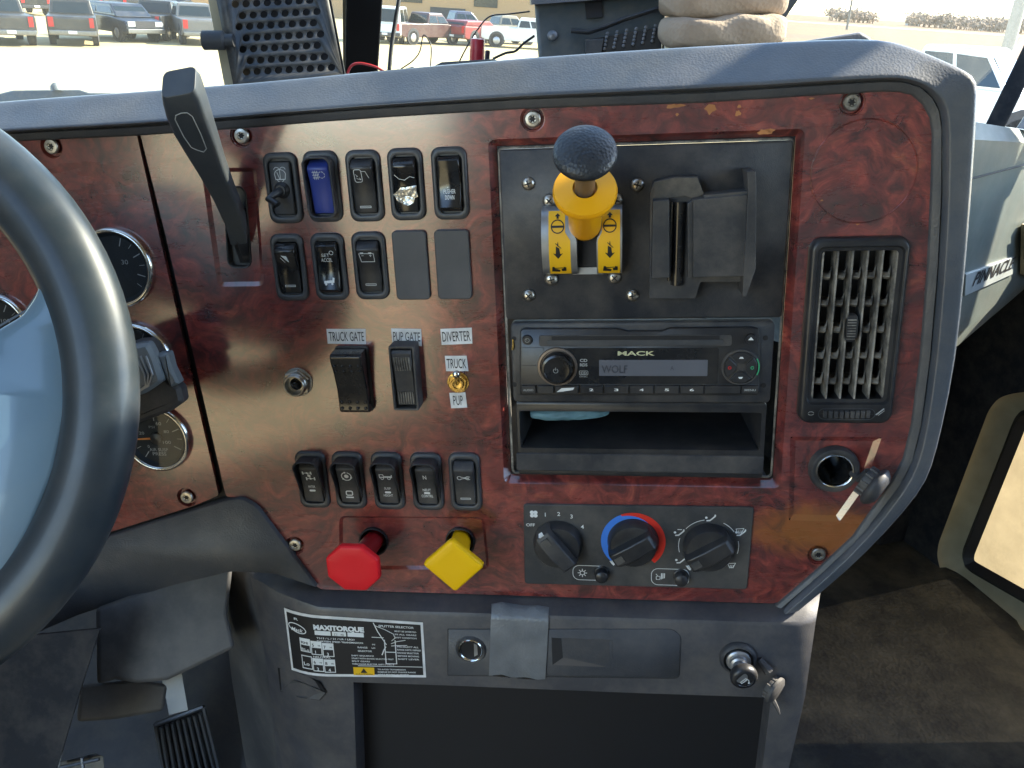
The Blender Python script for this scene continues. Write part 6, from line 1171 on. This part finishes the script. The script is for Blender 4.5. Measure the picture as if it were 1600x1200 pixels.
def vehicle(name, label, cat, px, dist, yaw, paint, kind='pickup', group=None, L=5.6, H=1.85, Wd=2.0):
    """px: picture column/row of the middle of the tyres' contact; dist: metres away"""
    r = wd(*px); d_ = V((r.x, r.y, 0)).normalized(); p = d_ * dist; t = thing(name, label, cat, (p.x, p.y, gz(p.x, p.y) + .02), group, world=True, rz=yaw)
    hL, hW = L / 2, Wd / 2
    if kind == 'pickup': side = [(-hL, .55), (-hL, 1.15), (-hL + .05, 1.22), (-.35, 1.22), (-.30, 1.25), (hL - 1.55, 1.22), (hL - .15, 1.12), (hL, .95), (hL, .5), (hL - .4, .42), (-hL + .3, .42)]; cab = [(-.45, 1.2), (-.25, H), (.9, H + .02), (1.55, 1.2)]
    elif kind == 'suv': side = [(-hL, .5), (-hL, 1.1), (-hL + .05, 1.2), (hL - 1.4, 1.15), (hL - .15, 1.0), (hL, .85), (hL, .45), (hL - .4, .4), (-hL + .3, .4)]; cab = [(-hL + .08, 1.18), (-hL + .35, H), (.7, H), (1.45, 1.12)]
    else: side = [(-hL, .6), (-hL, 3.2), (hL * .35, 3.3), (hL * .35, 2.5), (hL - .2, 1.5), (hL, 1.2), (hL, .6)]; cab = [(hL * .3, 1.6), (hL * .3, 2.7), (hL * .5, 2.6), (hL * .8, 1.6)]
    def ex(poly, w0, w1): n_ = len(poly); return MB().loft([[(x_, w0, z_) for x_, z_ in poly], [(x_, w1, z_) for x_, z_ in poly]])
    part('body', ex(side, -hW, hW), paint, t, bev=.07)
    b = MB(); cn = len(cab); b.loft([[(x_, -hW + .06 + .12 * (z_ > 1.5), z_) for x_, z_ in cab], [(x_, hW - .06 - .12 * (z_ > 1.5), z_) for x_, z_ in cab]]); c_ = part('cabin', b, paint, t, bev=.06)
    z0, z1 = cab[0][1] + .08, cab[1][1] - .12
    def lerpx(a_, c__, z): return a_[0] + (c__[0] - a_[0]) * (z - a_[1]) / (c__[1] - a_[1])
    xa0, xa1, xb0, xb1 = lerpx(cab[0], cab[1], z0), lerpx(cab[0], cab[1], z1), lerpx(cab[3], cab[2], z0), lerpx(cab[3], cab[2], z1)
    for s in (-1, 1):
        o0, o1 = (hW - .05), (hW - .16); b = MB()
        for f0, f1 in ((.06, .47), (.52, .94)):
            b.add([(xa0 + (xb0 - xa0) * f0, s * o0, z0), (xa0 + (xb0 - xa0) * f1, s * o0, z0), (xa1 + (xb1 - xa1) * f1, s * o1, z1), (xa1 + (xb1 - xa1) * f0, s * o1, z1)], [(0, 1, 2, 3)])
        part('side_window', b, 'cgl', c_, ang=10)
    b = MB(); b.add([(xa0 - .02, -hW + .22, z0), (xa0 - .02, hW - .22, z0), (xa1 - .02, hW - .3, z1), (xa1 - .02, -hW + .3, z1)], [(0, 1, 2, 3)]); part('rear_window', b, 'cgl', c_)
    b = MB(); b.add([(xb0 + .03, -hW + .16, z0 - .04), (xb0 + .03, hW - .16, z0 - .04), (xb1 + .03, hW - .26, z1), (xb1 + .03, -hW + .26, z1)], [(0, 1, 2, 3)]); part('windscreen', b, 'cgl', c_)
    for x_ in (-hL + 1.05, hL - .95):
        for s in (-1, 1):
            b = MB(); b.lathe((x_, s * (hW - .12) - .13 * s, .40), [(.40, 0), (.42, .04), (.42, .22), (.40, .26), (.26, .26)], (0, s, 0), 24); wh = part('wheel', b, 'tyre', t)
            b = MB(); b.lathe((x_, s * (hW - .12) + .12 * s, .40), [(.25, 0), (.22, .02), (.01, .02)], (0, s, 0), 16); part('rim', b, 'rim', wh)
            b = MB(); b.lathe((x_, s * (hW - .01), .46), [(.52, 0), (.50, .02), (.01, .02)], (0, s, 0), 20); part('wheel_arch', b, 'bump', t)
    for s in (-1, 1):
        b = MB(); wbox(b, -hL - .02, -hL + .06, s * (hW - .2) - .09, s * (hW - .2) + .13 * (s > 0) + .09 * (s < 0), .78, 1.18); part('taillight', b, 'tl', t)
        b = MB(); wbox(b, hL - .08, hL + .02, s * (hW - .3) - .18, s * (hW - .3) + .18, .74, .96); part('headlight', b, 'hl', t)
    b = MB(); wbox(b, -hL - .12, -hL + .05, -hW + .05, hW - .05, .45, .66); part('rear_bumper', b, 'chr' if paint in ('c_grey', 'c_silver') else 'bump', t, bev=.03)
    b = MB(); wbox(b, hL - .05, hL + .1, -hW + .05, hW - .05, .42, .64); part('front_bumper', b, 'chr', t, bev=.03)
    b = MB(); wbox(b, hL - .03, hL + .03, -.5, .5, .68, .98); part('grille', b, 'bump', t)
    b = MB(); wbox(b, -hL - .14, -hL - .11, -.17, .17, .52, .64); part('number_plate', b, 'white', t)
    return t
PI2 = math.pi / 2
GL = 'vehicles parked in the lot'
vv = lambda *a_, **k: vehicle(*a_, group=GL, **k)
vv('pickup_truck', 'dark grey pickup seen from behind, nearest the picture corner', 'pickup truck', (6, 62), 47, PI2 + .25, 'c_grey')
vv('pickup_truck', 'dark grey pickup with white tailgate plate, second in the parked row', 'pickup truck', (118, 62), 48, PI2 + .05, 'c_grey')
vv('sport_utility_car', 'dark blue car facing the lot between two pickups', 'car', (192, 60), 51, -PI2 + .5, 'c_navy', kind='suv', L=4.8, H=1.7)
vv('pickup_truck', 'grey pickup partly behind the dark blue car', 'pickup truck', (250, 60), 53, PI2 - .3, 'c_grey')
vv('pickup_truck', 'silver pickup beside the perforated panel', 'pickup truck', (306, 60), 51, PI2 + .1, 'c_silver')
for i, (x_, c_, lb, yw) in enumerate(((40, 'c_black', 'black pickup in the far row above the corner pickup', .4), (140, 'c_black', 'black pickup in the far row above the second pickup', .1), (205, 'c_grey', 'grey pickup in the far row behind the dark blue car', .2), (275, 'c_navy', 'navy pickup in the far row beside the tan building', -.2))): vv('pickup_truck', lb, 'pickup truck', (x_, 30), 74 + i * 2, PI2 + yw, c_)
vv('box_van', 'white van just past the centre post', 'van', (612, 60), 60, PI2 - .4, 'c_white', kind='suv', L=5.2, H=2.1)
vv('pickup_truck', 'maroon pickup parked sideways beyond the hanging cable', 'pickup truck', (660, 60), 60, .5, 'c_maroon')
vv('pickup_truck', 'blue pickup parked behind the red car', 'pickup truck', (712, 50), 70, .05, 'c_blue')
vv('hatchback_car', 'small bright red car above the red cap', 'car', (738, 52), 62, .6, 'c_red', kind='suv', L=4.2, H=1.5)
vv('pickup_truck', 'tan pickup under the arching thin wire', 'pickup truck', (780, 52), 66, .1, 'c_tan')
vv('pickup_truck', 'white pickup half behind the dark radio housing', 'pickup truck', (818, 54), 62, -.4, 'c_white')
vehicle('white_pickup', 'large white crew cab pickup close by past the padded dash corner', 'pickup truck', (1466, 150), 21, -1.1, 'c_white', L=5.9, H=1.95, Wd=2.05)
# buildings
def building(lab, px, dist, w_, d_, h, m, roof, yaw=0, wins=3):
    r = wd(*px); q = V((r.x, r.y, 0)).normalized() * dist; t = thing('building', lab, 'building', (q.x, q.y, gz(q.x, q.y) - .05), world=True, rz=yaw); hw = w_ / 2
    b = MB(); wbox(b, -hw, hw, 0, d_, 0, h); part('wall', b, m, t)
    b = MB(); b.loft([[(x_, -.4, h), (x_, d_ / 2, h + h * .28), (x_, d_ + .4, h), (x_, d_ + .4, h + .12), (x_, d_ / 2, h + h * .28 + .14), (x_, -.4, h + .12)] for x_ in (-hw - .3, hw + .3)]); part('roof', b, roof, t)
    for i in range(wins):
        x_ = -hw + w_ * (i + .5) / wins; b = MB(); wbox(b, x_ - 1.2, x_ + 1.2, -.08, 0, h * .35, h * .75); part('window', b, 'cgl', t)
    b = MB(); wbox(b, -1.8, 1.8, -.1, 0, 0, h * .3); part('door', b, 'bump', t)
K['bt'] = mat('tan_siding', (.42, .27, .14), .8); K['bw'] = mat('white_siding', (.6, .58, .54), .8); K['rf'] = mat('roof_sheet', (.22, .16, .12), .7); K['rfg'] = mat('grey_roof', (.3, .3, .3), .7)
building('long tan workshop building behind the far row of pickups', (268, 10), 95, 13, 10, 5, 'bt', 'rf', -.1, 4)
building('white workshop building beyond the parked row', (150, 5), 99, 22, 12, 5, 'bw', 'rfg', .05, 4)
building('orange-tan warehouse behind the cars past the centre post', (700, 10), 95, 46, 20, 5.5, 'bt', 'rf', -.45, 6)
building('small pale house on the skyline beyond the golden field', (1480, 45), 430, 7, 6, 3, 'bw', 'rfg', -.8, 3)
building('low pale house near the leaning pole on the skyline', (1545, 50), 435, 8, 6, 3, 'bw', 'rf', -.9, 3)
building('tiny pale farmhouse on the skyline between bare trees', (1425, 42), 440, 6, 6, 3, 'bw', 'rf', -.8, 2)
# bare trees on the skyline
K['twig'] = mat('bare_twigs', (.30, .22, .16), .9, col2=(.22, .15, .11), nscale=.3); K['bark'] = mat('bark', (.13, .10, .08), .9)
random.seed(21)
for nm, lab, px0, px1, n_, sd_ in (('treeline', 'clump', 1296, 1362, 26, 1), ('treeline', 'long', 1418, 1640, 90, 2)):
    b = MB(); random.seed(sd_)
    for i in range(n_):
        x_ = px0 + (px1 - px0) * i / (n_ - 1) + random.uniform(-3, 3); r = wd(x_, 40); q = V((r.x, r.y, 0)).normalized() * (400 + random.uniform(-25, 25)); h = random.uniform(4, 7.5)
        b.tube([q, q + V((.1, 0, h * .3)), q + V((0, .1, h * .7))], [.25, .18, .08], 5)
        for k in range(120):
            th_, ph = random.uniform(0, 6.28), random.uniform(-.7, 1.5); rr_ = h * .45 * random.uniform(.3, 1); c_ = q + V((rr_ * 1.3 * math.cos(th_) * math.cos(ph), rr_ * 1.3 * math.sin(th_) * math.cos(ph), h * .40 + rr_ * .85 * math.sin(ph)))
            d_ = V((random.uniform(-1, 1), random.uniform(-1, 1), random.uniform(-.3, 1))).normalized() * random.uniform(.3, .8); e_ = d_.orthogonal().normalized() * random.uniform(.2, .5)
            b.add([c_ - d_, c_ + e_, c_ + d_, c_ - e_], [(0, 1, 2, 3)])
    solo(nm, b, 'twig', '', '', tuple(q), world=True, kind='stuff', ang=10)
# poles
def pole(px_b, px_t, dist, r, m, lab, nm, h):
    rb = wd(*px_b); q = V((rb.x, rb.y, 0)).normalized() * dist; rt = wd(*px_t); qt = CAM + rt * (math.hypot(q.x, q.y) / math.hypot(rt.x, rt.y)); base = q; d_ = (qt - q)
    t = thing(nm, lab, 'pole', q, world=True); b = MB(); d_.z = max(d_.z, .5); d_ = d_ * (h / d_.z); d_ = V((d_.x * .3, d_.y * .3, h)); b.tube([(0, 0, 0), tuple(d_)], [r, r * .75], 16); part('shaft', b, m, t); return t, q, d_
K['wood'] = mat('weathered_wood', (.2, .18, .16), .8)
t, q, d_ = pole((1325, 36), (1329, 0), 180, .22, 'wood', 'thin wooden utility pole far away over the pale road', 'utility_pole', 12)
b = MB(); b.tube([(d_.x - 1.2, d_.y, 11), (d_.x + 1.2, d_.y, 11)], .08, 6); part('crossarm', b, 'wood', t)
K['galv'] = mat('galvanised_pole', (.30, .29, .28), .5, metal=.2)
t, q, d_ = pole((1572, 88), (1592, 0), 27, .17, 'galv', 'thick grey leaning light pole behind the white pickup', 'light_pole', 9)
b = MB(); b.lathe((0, 0, 0), [(.22, 0), (.22, .3), (.14, .34)], n=16); part('footing', b, 'road', t)
# guard rail
t = thing('guard_rail', 'low pale pipe fence rail behind the white pickup hood', 'fence', (0, 0, 0), world=True)
A0 = V((wd(1500, 90).x, wd(1500, 90).y, 0)).normalized() * 29; A1 = V((wd(1640, 100).x, wd(1640, 100).y, 0)).normalized() * 25
t.location = A0; bpy.context.view_layer.update(); d_ = A1 - A0
for z_ in (.62, 1.02): b = MB(); b.tube([(0, 0, z_), (d_.x, d_.y, z_)], .045, 8); part('rail', b, 'road', t)
for k in range(5): b = MB(); b.tube([(d_.x * k / 4, d_.y * k / 4, 0), (d_.x * k / 4, d_.y * k / 4, 1.1)], .06, 8); part('post', b, 'road', t)

t = thing('mirror_shade_blocker', 'unseen mirror-shaped blocker added to shade the passenger dash', 'shadow blocker', (1.48, .70, 2.3), world=True)  # unseen mirror added outside the door to cast the passenger dash shadow edge
b = MB(); wbox(b, -.01, .03, -.26, .005, -.25, .62); part('blocker_head', b, 'door', t, bev=.02)
b = MB(); b.tube([(0, -.1, -.1), (-.1, .1, -.14), (-.2, .25, -.16)], .012, 8); part('blocker_arm', b, 'steel', t)
